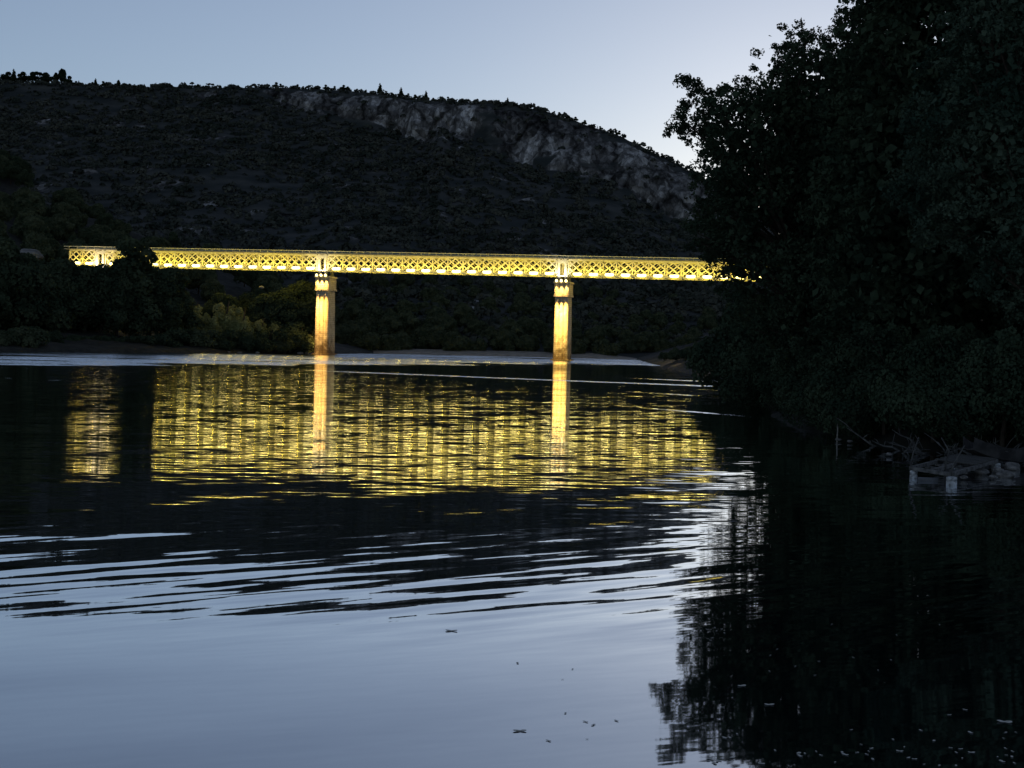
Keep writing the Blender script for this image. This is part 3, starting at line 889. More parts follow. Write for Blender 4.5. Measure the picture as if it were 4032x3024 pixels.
put(WL[1], 775, 1130, 297, "tall pale green willow under the girder, second from the bare pole", WG, wide=1.2)
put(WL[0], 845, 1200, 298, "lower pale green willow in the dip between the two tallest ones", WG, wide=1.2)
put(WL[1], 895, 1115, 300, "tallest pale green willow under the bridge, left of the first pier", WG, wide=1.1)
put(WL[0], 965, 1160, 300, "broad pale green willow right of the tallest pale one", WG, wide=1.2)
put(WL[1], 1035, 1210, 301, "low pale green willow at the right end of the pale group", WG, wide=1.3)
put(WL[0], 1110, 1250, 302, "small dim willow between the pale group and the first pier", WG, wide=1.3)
put(TR[1], 1050, 1150, 309, "dark tree behind the right end of the pale willows", LB)
put(TR[0], 1120, 1120, 309, "dark tree two places left of the first pier", LB)
put(TR[3], 1195, 1105, 312, "dark tree standing next to the first pier on its left", LB, wide=0.9)
put(SH[1], 1190, 1255, 304, "dark rounded shrub low beside the foot of the first pier", None, 0.6, ph=4, cat="shrub")
put(SH[0], 110, 1265, 246, "pale rounded bush at the water's edge at the far left", None, 0.5, wide=1.2, ph=4, cat="shrub")
put(SH[0], 20, 1285, 243, "low pale bush cut by the left edge of the frame at the waterline", None, 0.5, wide=1.2, ph=4, cat="shrub")
row = []
for x in range(-60, 1200, 62):
    sh = at(x, 1390, 1); Yb = float(np.interp(x, [-300, 0, 1200], [236, 250, 303]))
    q_ = put(SH[random.random() < 0.75], x + random.uniform(-15, 15), random.uniform(1270, 1320), Yb + random.uniform(0, 5),
        "low dark shrub in the hedge-like row lining the left bank waterline", "shrubs lining the left bank", 0.5, wide=random.uniform(1.0, 1.5), ph=4, cat="shrub")
    row.append(q_)
relabel(row, "%s shrub from the left frame edge in the row along the left bank waterline", "shrubs lining the left bank")
WOOD = []
for i in range(26):
    x = random.uniform(-350, 1230); Y = np.interp(x, [-350, 1230], [275, 325]) + random.uniform(-6, 14)
    tp = np.interp(x, [-350, 0, 120, 200, 500, 650, 700, 1230], [1010, 1020, 1050, 1060, 1060, 1070, 1120, 1150]) + random.uniform(0, 100)
    wo = put(TR[random.randrange(4)], x, tp, Y, "dark tree within the dense wood under the left end of the bridge", "trees of the wood under the left end of the bridge", 2.5)
    WOOD.append(wo)
relabel(WOOD, "%s tree from the left in the dense wood below the left bridge end", "trees of the wood under the left end of the bridge")
# foothill wood
FR = {k: [] for k in range(5)}
n = 0
while n < 125:
    x = random.uniform(-170, 1150); Y = random.uniform(318, 452)
    if x > 500 and random.random() < 0.5: continue
    a_ = (x - 2016) / F; z = float(foot_z(a_ * Y, Y))
    if z < 3: continue
    h = random.uniform(5.0, 8.5)
    p = TR[random.randrange(4)] if random.random() < 0.6 else FT[random.randrange(3)]
    o = place(p, (a_ * Y, Y, z - 0.5), h / 10, rot(), "dark tree on the foothill outside the left edge of the frame", "tree", "foothill trees beyond the left edge")
    if x > -175: FR[min(4, int((Y - 318) / 27))].append(o)
    n += 1
for k, nm in enumerate(("lowest", "second lowest", "middle", "second highest", "highest")):
    relabel(FR[k], "%s tree from the left in the " + nm + " band on the foothill", nm + " band of trees on the left foothill")
# far shore wood, in rows climbing the slope
for k, nm in enumerate(("waterline", "second", "third", "fourth", "fifth", "topmost")):
    zl, zm, zr_ = [], [], []
    for x in np.arange(1290, 2860, 74 + 6 * k):
        x = x + random.uniform(-26, 26)
        Y = 362 + k * 17 + random.uniform(-7, 7) + k * k * 1.5
        a_ = (x - 2016) / F; z = float(hill_z(a_ * Y, Y))
        h = random.uniform(4.4, 8.2) * (1.0 - 0.05 * k) * (0.8 if x > 2250 else 1.0)
        o = place(FT[random.randrange(3)], (a_ * Y, Y, z - 0.4), h / 10, rot(), "tree", "tree")
        (zm if 1310 < x < 2195 else zr_ if x >= 2195 else zl).append(o)
    g_ = nm + " row of the far shore wood"
    relabel(zl, "%s tree left of the first pier in the " + nm + " far shore row", g_)
    relabel(zm, "%s tree right of the first pier in the " + nm + " far shore row", g_)
    relabel(zr_, "%s tree right of the second pier in the " + nm + " far shore row", g_)

# --- ridge line trees
def tiny_tree(name, kind, seed):
    rg = np.random.default_rng(seed)
    if kind == 'conifer':
        L = [(rg.normal() * 0.25, rg.normal() * 0.25, 10 * (0.18 + 0.8 * t), 2.2 * (1.05 - t) + 0.3, 0.7) for t in np.linspace(0, 1, 9)]
    elif kind == 'umbrella':
        L = [(rg.uniform(-3.6, 3.6), rg.uniform(-2.5, 2.5), rg.uniform(7.2, 8.6), 1.7, 0.65) for _ in range(9)]
    elif kind == 'poplar':
        L = [(rg.normal() * 0.4, rg.normal() * 0.4, 10 * (0.25 + 0.7 * t), 1.2 + 1.2 * math.sin(3.0 * t + 0.2), 1.1) for t in np.linspace(0, 1, 9)]
    else:
        L = [(rg.uniform(-3, 3), rg.uniform(-2.5, 2.5), rg.uniform(3.5, 8), 2.1, 0.8) for _ in range(10)]
    V, Q = lobed_crown(L, 70, 0.9, rg)
    t = MB(); t.tube([(0, 0, -1), (0.1, 0, 4), (0, 0.1, 8)], [0.45, 0.32, 0.12], 5)
    for (x, y, z, r, sq) in L[:6]: t.tube([(0, 0, 2.5), (x * 0.6, y * 0.6, z * 0.75), (x, y, z)], [0.22, 0.15, 0.06], 4)
    me = np_mesh(name, np.vstack([V]), Q, mat=MAT['leaf_ridge'])
    tm = t.mesh("trunk", MAT['bark'])
    return me, tm
RT = {k: tiny_tree(k, k, 70 + i) for i, k in enumerate(('conifer', 'umbrella', 'poplar', 'round'))}
def ridge_point(x, back=0):
    a_ = (x - 2016) / F
    c = int(round((a_ + 0.75) / 1.37 * (HX.shape[1] - 1)))
    r = HRIDGE - 6 + int(np.argmax(HZ[HRIDGE - 6:HRIDGE + 10, c] / HY[HRIDGE - 6:HRIDGE + 10, c])) + back
    return Vector((HX[r, c], HY[r, c], HZ[r, c]))
RG = {}
def ridge_tree(x, hpx, kind, label, group=None):
    p = ridge_point(x)
    h = hpx / F * p.y
    name = {"conifer": "pine_tree", "umbrella": "umbrella_pine", "poplar": "poplar_tree", "round": "broadleaf_tree"}[kind]
    root = empty(name, p - Vector((0, 0, 0.6)), rot())
    s = (h + 0.6) / 9.6
    root.scale = (s, s, s)
    tag(root, label, "tree", group)
    link("crown", RT[kind][0], None, root); link("trunk", RT[kind][1], None, root)
    if group: RG.setdefault(group, []).append(root)
GL = "tall trees clustered on the ridge at the far left"
for x, h in ((-45, 46), (8, 42)):
    ridge_tree(x, h, 'round', "tree on the ridge skyline at the left edge of the frame", GL)
ridge_tree(38, 46, 'conifer', "pointed tree on the ridge, second from the left edge")
for x, h, k in ((70, 34, 'round'), (92, 42, 'round'), (115, 46, 'round'), (140, 42, 'umbrella'), (162, 43, 'round'), (180, 36, 'round')):
    ridge_tree(x, h, k, "tree in the close clump on the ridge at upper left", "close clump of trees on the ridge")
ridge_tree(206, 36, 'poplar', "slim tree between the ridge clump and the tall poplar")
ridge_tree(232, 52, 'poplar', "tallest poplar on the ridge skyline at upper left")
ridge_tree(254, 32, 'round', "round tree right next to the tallest poplar on the ridge")
ridge_tree(278, 17, 'round', "small tree right of the poplar on the ridge, first of a low pair")
ridge_tree(297, 18, 'conifer', "small pointed tree right of the poplar on the ridge, second of a low pair")
ridge_tree(357, 28, 'conifer', "lone pointed tree on the left ridge between low bushes")
ridge_tree(450, 26, 'poplar', "lone thin tree on the ridge a quarter of the way along the left skyline")
for x, h in ((340, 15), (395, 20), (412, 18), (432, 16), (475, 18), (492, 17), (512, 14), (533, 12), (578, 12), (612, 12), (652, 13), (700, 12)):
    ridge_tree(x, h, 'round', "small bushy tree in the low uneven row on the left ridge skyline", "low bushy trees on the left ridge")
for x, h in ((733, 20), (762, 11), (800, 17), (820, 18), (885, 12), (915, 11), (985, 14), (1000, 13)):
    ridge_tree(x, h, 'umbrella', "flat topped pine spaced out along the middle left ridge skyline", "flat topped pines on the ridge")
for x, h in ((1030, 10), (1065, 22), (1088, 16), (1150, 16), (1175, 12), (1225, 13), (1260, 19), (1290, 16), (1325, 20), (1345, 16), (1385, 12), (1420, 10)):
    ridge_tree(x, h, 'round', "bushy tree on the ridge skyline above the left end of the cliff", "bushy trees on the ridge above the cliff")
ridge_tree(1475, 40, 'conifer', "tallest dark conifer on the ridge above the cliff")
ridge_tree(1552, 34, 'conifer', "second conifer on the ridge, right of the tallest one")
ridge_tree(1651, 32, 'conifer', "third conifer on the ridge, with an open crown")
ridge_tree(1613, 18, 'round', "round bush between the second and third conifers on the ridge")
ridge_tree(1976, 22, 'conifer', "small upright tree on the skyline over the middle of the cliff")
ridge_tree(1743, 16, 'round', "bush on the skyline above the dark notch in the cliff")
for x, h in ((1500, 12), (1525, 13), (1580, 15), (1690, 13), (1720, 14), (1790, 11), (1850, 14), (1880, 11), (1920, 10), (2010, 10), (2040, 15), (2066, 16), (2120, 10), (2150, 11), (2182, 17), (2215, 18), (2245, 16), (2275, 17), (2310, 12), (2345, 14), (2385, 16), (2405, 18), (2430, 13), (2470, 12), (2500, 12), (2540, 15), (2560, 10), (2592, 16), (2620, 12), (2660, 14), (2700, 14), (2740, 12), (2790, 14), (2850, 12)):
    ridge_tree(x, h, 'round', "low dark bush on the descending skyline above the cliff", "bushes on the skyline above the cliff")

relabel([o for o in RG[GL]], "%s ridge tree from the far left, next to the pointed tree", GL)
relabel(RG["close clump of trees on the ridge"], "%s tree from the left in the close clump on the ridge at upper left", "close clump of trees on the ridge")
relabel(RG["low bushy trees on the left ridge"], "%s from the left of the low bushy trees on the left ridge skyline", "low bushy trees on the left ridge")
relabel(RG["flat topped pines on the ridge"], "%s from the left of the flat topped pines on the ridge skyline", "flat topped pines on the ridge")
relabel(RG["bushy trees on the ridge above the cliff"], "%s bushy tree left of the tallest conifer on the ridge skyline", "bushy trees on the ridge above the cliff", True)
relabel(RG["bushes on the skyline above the cliff"], "%s low bush right of the tallest conifer on the descending skyline", "bushes on the skyline above the cliff")
# --- scrub over the hill (uncountable)
def scrub():
    w = np.diff(HY, axis=0, append=HY[-1:]) ; w = np.clip(np.abs(w), 0.3, 10) * np.clip(HY, 200, 1000)
    w = w * (1 - 0.9 * np.clip(HROCK, 0, 1)) * (HY > 372); w[HRIDGE + 2:] = 0
    a_ = HX / HY
    w = w * ((a_ > -0.48) & (a_ < 0.25))
    w[1:] *= 1 - 0.0
    dens = np.clip(fbm(HX / 45, HY / 45, 0, 77, 3) + 0.9, 0.1, 2)
    p = (w * dens).ravel(); p /= p.sum()
    n = 13500; idx = rng.choice(HX.size, n, p=p)
    cx, cy, cz = HX.ravel()[idx] + rng.uniform(-1.5, 1.5, n), HY.ravel()[idx] + rng.uniform(-1, 1, n), HZ.ravel()[idx]
    r = rng.uniform(0.9, 2.3, n) * (1 + 0.5 * (rng.random(n) < 0.12))
    k = 24
    d = sphere_pts(n * k).reshape(n, k, 3); d[..., 2] = np.abs(d[..., 2])
    P = np.stack([cx, cy, cz], -1)[:, None] + d * r[:, None, None] * np.array([1, 1, 0.85]) * rng.uniform(0.8, 1.05, (n, k, 1))
    return leaf_quads(P.reshape(-1, 3), np.repeat(r * 0.75, k), d.reshape(-1, 3), 0.4, 0.9)
V, Q = scrub()
MAT['scrub'] = leaf_mat("scrub", (0.032, 0.040, 0.031), (0.100, 0.102, 0.080), 0.1, 0.08)
tag(link("hillside_scrub", np_mesh("hillside_scrub", V, Q), MAT['scrub']), "dark scrub covering the slope of the hill below the cliff", "scrub", kind="stuff")

# --- large trees on the near right bank
def inside(P, poly):
    x, y = P[:, 0], P[:, 1]; r = np.zeros(len(P), bool); n_ = len(poly)
    for i in range(n_):
        x1, y1 = poly[i]; x2, y2 = poly[(i + 1) % n_]
        c = ((y1 > y) != (y2 > y)) & (x < (x2 - x1) * (y - y1) / (y2 - y1 + 1e-12) + x1)
        r ^= c
    return r
def edge_dist(P, poly):
    d = np.full(len(P), 1e9); poly = np.array(poly, float)
    for i in range(len(poly)):
        a0, b0 = poly[i], poly[(i + 1) % len(poly)]
        ab = b0 - a0; t = np.clip(((P - a0) @ ab) / (ab @ ab), 0, 1)
        d = np.minimum(d, np.linalg.norm(P - (a0 + t[:, None] * ab), axis=1))
    return d
def big_tree(name, outline, Y0, trunk_px, ground, label, ncl, leaves, leaf, mat, thick=5.0, open_edge=1.0, seed=1, skip=None):
    rg = np.random.default_rng(seed)
    poly = [(at(x, y, Y0).x, at(x, y, Y0).z) for x, y in outline]
    lo = np.min(poly, axis=0); hi = np.max(poly, axis=0)
    P = rg.uniform(lo, hi, (ncl * 3, 2)); P = P[inside(P, poly)][:ncl]
    d = edge_dist(P, poly)
    # open edge: thin the clusters towards the outline and break it with noise
    nz = fbm(P[:, 0] / 1.6, P[:, 1] / 1.6, 0, seed, 3)
    keep = rg.random(len(P)) < np.clip(0.30 + d / (1.6 * open_edge) + nz * 0.35, 0.05, 1)
    P, d = P[keep], d[keep]
    Yh = thick * np.clip(np.sqrt(d / 3.0), 0.15, 1)
    Yc = Y0 + rg.uniform(-1, 1, len(P)) * Yh
    cen = np.stack([P[:, 0], Yc, P[:, 1]], -1)
    if skip is not None:
        bad = np.zeros(len(cen), bool)
        for (hx_, hy_, hr) in skip:
            q = at(hx_, hy_, Y0); bad |= np.hypot((P[:, 0] - q.x * Yc / Y0), (P[:, 1] - CAMZ) - (q.z - CAMZ) * Yc / Y0) < hr * 0.6 * Y0 / F + 0.22
        cen, d = cen[~bad], d[~bad]
    rad = rg.uniform(0.35, 0.75, len(cen)) * np.clip(0.65 + d[:len(cen)] / 4, 0.65, 1.3)
    k = leaves
    dd = sphere_pts(len(cen) * k, rg).reshape(len(cen), k, 3)
    Q_ = cen[:, None] + dd * rad[:, None, None] * rg.uniform(0.35, 1.0, (len(cen), k, 1)) * np.array([1, 1, 0.75])
    root = empty(name, (0, 0, 0)); base = at(*trunk_px, Y0); base.z = ground
    V, Q = leaf_quads(Q_.reshape(-1, 3), leaf, dd.reshape(-1, 3), 0.8, 0.6, rg)
    # darker inside: large leaves fill the core
    core = cen[(d[:len(cen)] > 1.6)]
    V2, Q2 = leaf_quads(np.repeat(core, 12, 0) + rg.normal(size=(len(core) * 12, 3)) * 0.5, leaf * 1.9, None, 1, 0.8, rg)
    V = np.vstack([V, V2]); Q = np.vstack([Q, Q2 + len(V) - len(V2)])
    V = V - np.array(base)
    t = MB(); H = hi[1] - ground
    cxm = np.mean([p[0] for p in poly])
    sp = [Vector((0, 0, -0.6)), Vector((0.2, 0.1, H * 0.15)), Vector(((cxm - base.x) * 0.3, 0, H * 0.35)), Vector(((cxm - base.x) * 0.6, 0.3, H * 0.5)), Vector(((cxm - base.x) * 0.8, 0, H * 0.66))]
    t.tube(sp, [0.5, 0.4, 0.3, 0.2, 0.07], 9)
    ends = cen[rg.choice(len(cen), min(len(cen), 150), replace=False)] - np.array(base)
    for e in ends:
        e = Vector(e); fz = max(0.1, min(0.75, e.z / H * 0.75)); 
        i = fz * 4; j = min(3, int(i)); s0 = sp[j].lerp(sp[j + 1], i - j)
        L_ = (e - s0).length; md = s0.lerp(e, 0.55) + Vector((rg.normal() * 0.2, rg.normal() * 0.2, 0.08 * L_))
        r_ = 0.02 + 0.012 * L_
        t.tube([s0, md, e], [r_ * 1.4, r_, 0.012], 4, False)
    root.location = base
    t.build("trunk", MAT['bark'], root, True)
    link("crown", np_mesh("crown", V, Q), mat, root)
    tag(root, label, "tree")
    return root
HOLES = [(2935, 510, 20), (3035, 497, 18), (2960, 640, 32), (2780, 770, 22), (2770, 690, 16), (2860, 590, 14), (2950, 765, 26), (3010, 845, 28), (3055, 885, 44), (3020, 915, 30), (3090, 855, 24), (3120, 915, 20), (2965, 1085, 34), (3020, 1145, 24), (2870, 480, 16), (3180, 190, 20), (3350, 200, 22), (3220, 300, 16), (2810, 650, 18), (2740, 430, 16)]
OUT1 = [(3420, -80), (3325, -10), (3290, 60), (3250, 130), (3215, 75), (3180, 125), (3140, 85), (3075, 110), (3055, 165), (3000, 195), (2955, 215), (2945, 300), (2905, 315), (2870, 325), (2830, 318), (2780, 335),
        (2710, 308), (2685, 300), (2662, 335), (2700, 375), (2655, 405), (2640, 455), (2655, 490), (2600, 510), (2612, 535), (2660, 540), (2700, 590), (2678, 620), (2700, 665), (2715, 730),
        (2735, 790), (2700, 850), (2695, 920), (2720, 990), (2775, 1020), (2800, 1060), (2790, 1120), (2830, 1190), (2920, 1280), (3050, 1400), (3300, 1480), (3600, 1300), (3650, 300)]
big_tree("broadleaf_tree", OUT1, 76.0, (3230, 1500), 1.2, "big leafy tree with ragged open edge against the sky, right of the cliff", 2100, 62, 0.19, MAT['leaf_near'], 5.0, 1.0, 5, HOLES)
OUT2 = [(3300, -500), (3330, -100), (3290, 150), (3220, 420), (3190, 800), (3180, 1150), (3230, 1500), (3400, 1600), (3900, 1640), (4600, 1650), (5600, 1600), (6000, 600), (5900, -500), (5000, -1000), (4000, -1050), (3550, -850)]
big_tree("broadleaf_tree", OUT2, 64.0, (3900, 1600), 1.8, "huge dark tree filling the upper right of the frame beyond its top edge", 7500, 36, 0.26, MAT['leaf_near'], 6.0, 0.8, 6)
OUT3 = [(4000, -350), (3780, -60), (3690, 120), (3610, 280), (3570, 400), (3545, 560), (3490, 680), (3455, 770), (3490, 810), (3545, 815), (3590, 920), (3640, 975), (3720, 930), (3760, 1000), (3850, 1180), (3980, 1250), (4400, 1350), (5200, 1100), (5300, 0), (4700, -400)]
big_tree("willow_tree", OUT3, 52.0, (4150, 1700), 1.6, "greener tree with hanging foliage in front of the huge dark tree at right", 2300, 60, 0.17, MAT['leaf_hang'], 3.0, 0.7, 8)

# shrubs and low trees on the right bank
NS = [make_tree("bank_shrub", 4, 5.5, 41, 'shrub', 0.17, 1500, MAT['leaf_near']),
      make_tree("bank_shrub", 4, 5.0, 42, 'willow', 0.16, 1500, MAT['leaf_near'])]
RS = [(3010, 1130, 112, "tree-like shrub below the right end of the lit girder, left edge of the right bank"),
      (3010, 1250, 104, "dark shrub on the right bank beneath the end of the girder"),
      (2880, 1365, 150, "low bush on the point of the right bank nearest the second pier"),
      (3050, 1330, 92, "dark shrub overhanging the water left of the big leafy tree's foot"),
      (3120, 1300, 84, "bushy shrub in front of the foot of the big leafy tree"),
      (3180, 1380, 77, "rounded shrub on the bank left of the thin pale stake"),
      (3260, 1330, 70, "dense shrub on the bank just left above the thin pale stake"),
      (3320, 1290, 66, "shrub directly above the thin pale stake"),
      (3440, 1270, 60, "dark shrub between the stake and the wooden landing"),
      (3560, 1240, 56, "tall shrub rising behind the left end of the wooden landing"),
      (3690, 1290, 53, "shrub behind the middle of the wooden landing"),
      (3830, 1250, 51, "shrub behind the right end of the wooden landing"),
      (3960, 1300, 50, "shrub at the right edge above the pale stones"),
      (4120, 1250, 49, "shrub just outside the right edge of the frame above the bank"),
      (3120, 1150, 96, "dark shrubby tree seen below the leafy tree where girder lights peep through"),
      (3080, 1200, 108, "small dark tree behind the shrubs under the end of the girder")]
for i, (x, yt, Y, lab) in enumerate(RS):
    put(NS[i % 2], x, yt, Y, lab, None, 0.7 if Y > 60 else 1.0, wide=0.95, ph=4, cat="shrub")
SP = np.array([p for p in rpts]); SD = np.r_[0, np.cumsum(np.hypot(*np.diff(SP, axis=0).T))]
def bank_pt(Y, inl):
    x = float(np.interp(-Y, -SP[:, 1], SP[:, 0])); return Vector((x + inl, Y, 0))
over = []
for i, Y in enumerate(np.r_[np.arange(46, 62, 1.7), np.arange(63, 112, 3.2)]):
    q = bank_pt(Y, random.uniform(0.6, 2.6)); q.z = 0.25
    o = place(NS[i % 2], q, random.uniform(0.45, 0.85) * (1 if Y < 70 else 1.3), rot(), "x", "shrub")
    over.append(o)
relabel(over, "%s shrub from the landing in the row overhanging the right waterline", "shrubs overhanging the right waterline", True)
RB = []
for i in range(48):
    Y = random.uniform(112, 150) if i < 10 else random.uniform(150, 262)
    inl = random.uniform(0.5, 5.5) if i < 26 else random.uniform(5, 14)
    X = bank_pt(Y, inl).x; sx_ = X - inl
    RB.append(place(SH[i % 2] if i % 3 else FT[i % 3], (X, Y, 0.8 + (X - sx_) * 0.2), random.uniform(0.35, 0.62) if i % 3 else random.uniform(0.15, 0.26), rot(), "dark bush on the right bank between the leafy tree and the bridge", "shrub", "bushes on the right bank towards the bridge"))
relabel(RB, "%s bush from the left on the right bank between the water and the leafy tree", "bushes on the right bank towards the bridge")

# ------------------------------------------------------------------ small things
def boulder_mesh(seed):
    import bmesh
    bm = bmesh.new(); bmesh.ops.create_icosphere(bm, subdivisions=3, radius=0.5)
    co = np.array([v.co[:] for v in bm.verts])
    f = 1 + 0.35 * fbm(co[:, 0] * 2.2 + seed, co[:, 1] * 2.2, co[:, 2] * 2.2, seed, 3)
    for v, k in zip(bm.verts, f): v.co = v.co * float(k); v.co.z *= 0.7
    me = bpy.data.meshes.new("boulder"); bm.to_mesh(me); bm.free(); me.materials.append(MAT['boulder']); return me
BM = [boulder_mesh(i) for i in range(4)]
def boulder(loc, size, label, group=None, name="boulder", cat="rock"):
    o = link(name, BM[random.randrange(4)]); o.location = loc
    o.scale = (size * random.uniform(0.8, 1.4), size * random.uniform(0.7, 1.1), size * random.uniform(0.6, 0.9)); o.rotation_euler = (0, 0, rot())
    tag(o, label, cat, group); return o
STN = []
for x, y, s in ((590, 1374, 1.0), (640, 1371, 0.8), (690, 1374, 1.1), (800, 1378, 1.5), (822, 1382, 0.9), (862, 1380, 1.3), (895, 1384, 1.0), (940, 1384, 0.8), (1010, 1387, 0.7), (1180, 1384, 1.1), (1205, 1388, 0.9)):
    Y = float(np.interp(x, [0, 1200], [241, 302])) - 0.5
    p = at(x, y, Y); boulder((p.x, Y + 1, 0.2), s, "pale stone at the waterline below the willows on the left bank", "pale stones on the left bank"); STN.append(C.objects[-1])
relabel(STN, "%s pale stone from the left at the waterline below the pale willows", "pale stones on the left bank")
p = at(20, 1010, 322); boulder((p.x, 322, p.z - 3), 8.0, "large grey rock face among the trees at the left edge above the bridge level", name="rock_outcrop")
p = at(110, 960, 335); boulder((p.x, 335, p.z - 3), 6.0, "grey rock outcrop right of the large rock face at the left edge", name="rock_outcrop")
p = at(1030, 1132, 306); boulder((p.x, 306, p.z), 1.4, "small bright pale rock among the dark trees left of the first pier")
m = MB(); p = at(622, 1222, 291); q = at(624, 1062, 291)
m.tube([(p.x, p.y, 1.0), (p.x, p.y, p.z), (q.x, q.y, q.z)], [0.2, 0.18, 0.12], 8)
tag(m.build("wooden_pole", noise_mat("weathered_pole", (0.14, 0.14, 0.13), (0.24, 0.23, 0.21), 3), None, True), "bare grey pole standing among the trees left of the pale willows", "pole")
for (x, y, s, lab) in ((2490, 1404, 2.0, "dark low rock at the tip of the point right of the second pier"), (2540, 1416, 2.2, "second dark rock on the point right of the second pier"), (2590, 1428, 1.8, "third dark rock on the point, nearest the right bank")):
    p = on_z(x, y); o = boulder((p.x, p.y, 0.1), s, lab)
for (x, y, s, lab) in ((3300, 1738, 0.22, "small pale stone at the foot of the thin stake"), (3345, 1745, 0.2, "small pale stone just right of the thin stake"), (3500, 1797, 0.2, "pale stone left of the wooden landing"),
                       (3868, 1868, 0.40, "pale stone at the waterline, leftmost of the group right of the landing"), (3928, 1862, 0.34, "upright pale stone in the group right of the landing"), (3985, 1850, 0.62, "largest pale stone at the right edge of the frame"),
                       (3960, 1880, 0.5, "flat pale stone lowest at the right edge by the water"), (3908, 1888, 0.26, "smallest pale stone in the group right of the landing"), (3795, 1890, 0.24, "small pale stone in the water just right of the white float")):
    p = on_z(x, y); boulder((p.x, p.y, 0.08), s, lab)
m = MB(); p = on_z(3295, 1738)
m.tube([(p.x, p.y, -0.6), (p.x + 0.02, p.y, 0.5), (p.x - 0.01, p.y + 0.03, 1.0)], [0.035, 0.03, 0.02], 7)
tag(m.build("wooden_stake", noise_mat("pale_wood", (0.22, 0.2, 0.17), (0.38, 0.35, 0.3), 4), None, True), "thin pale stake standing in the water at the foot of the right bank", "stake")

# rough floating landing with white floats
MAT['plank'] = noise_mat("weathered_plank", (0.05, 0.048, 0.045), (0.12, 0.115, 0.10), 3, mapscale=(1, 8, 1))
MAT['float'] = noise_mat("white_float", (0.16, 0.16, 0.15), (0.60, 0.60, 0.58), 9, 0.45)
MAT['beam'] = noise_mat("pale_beam", (0.07, 0.067, 0.06), (0.20, 0.19, 0.17), 5)
A = on_z(3585, 1882); B = on_z(3745, 1908)
A.z = B.z = 0; side = (B - A); D0 = on_z(3775, 1782, 0.4); back = Vector((D0.x - A.x, D0.y - A.y, 0))
D = A + back; Cc = B + back
land = empty("floating_landing", A)
tag(land, "rough wooden landing on white floats with leaning poles, moored under the right bank trees", "landing stage")
def rel(v): return v - A
z0 = Vector((0, 0, 0.29))
fr = MB()
for p, q in ((A, B), (A, D), (B, Cc), (D, Cc), (A + (B - A) * 0.5, D + (Cc - D) * 0.5)):
    fr.bar(rel(p) + z0, rel(q) + z0, 0.12, 0.10)
for i in range(5):
    f_ = (i + 0.5) / 5
    fr.bar(rel(A + back * f_) + z0 + Vector((0, 0, -.085)), rel(B + back * f_) + z0 + Vector((0, 0, -.085)), 0.1, 0.07)
fr.build("frame", MAT['beam'], land)
dk = MB()
for i in range(17):
    f_ = 0.5 + 0.48 * (i + 0.5) / 17
    j = random.uniform(-0.06, 0.06)
    dk.bar(rel(A + back * f_) + z0 + Vector((j, 0, 0.065)), rel(B + back * f_) + z0 + Vector((j, 0, 0.065 + random.uniform(0, 0.015))), 0.135, 0.03)
dk.build("decking", MAT['plank'], land)
def float_mesh(c, r, h):
    m = MB(); m.tube([c + Vector((0, 0, -0.25)), c + Vector((0, 0, -0.2)), c + Vector((0, 0, h * 0.45)), c + Vector((0, 0, h * 0.5)), c + Vector((0, 0, h * 0.55)), c + Vector((0, 0, h * 0.92)), c + Vector((0, 0, h))], [r * 0.9, r, r, r * 0.88, r, r, r * 0.6], 14)
    return m
float_mesh(rel(A) + Vector((0.06, -0.1, 0)), 0.11, 0.24).build("float", MAT['float'], land, True)
float_mesh(rel(B) + Vector((-0.02, -0.1, 0)), 0.15, 0.24).build("float", MAT['float'], land, True)
float_mesh(rel(D) + Vector((0, 0, 0)), 0.14, 0.22).build("float", MAT['float'], land, True)
float_mesh(rel(Cc) + Vector((0, 0, 0)), 0.14, 0.22).build("float", MAT['float'], land, True)
m = MB(); m.tube([rel(A + side * 0.38) + Vector((-0.25, -0.1, 0.0)), rel(A + side * 0.38) + Vector((0.30, -0.2, 0.0))], [0.11, 0.11], 10)
m.build("float", noise_mat("grey_float", (0.09, 0.09, 0.09), (0.16, 0.16, 0.16), 3), land, True)
for (p0, p1, p2) in ((rel(A), Vector((0.06, 0, 0.75)), Vector((0.24, 0.1, 1.22))), (rel(B), Vector((0.18, 0.1, 0.75)), Vector((0.42, 0.2, 1.12))), (rel(A + side * 0.55 + back * 0.25), Vector((0.1, 0, 0.8)), Vector((-0.12, 0.1, 1.2)))):
    m = MB(); m.tube([p0 + Vector((0, 0, -0.3)), p0 + Vector((0, 0, 0.42)), p0 + p1, p0 + p2], [0.03, 0.028, 0.024, 0.016], 6)
    m.build("pole", MAT['plank'], land, True)
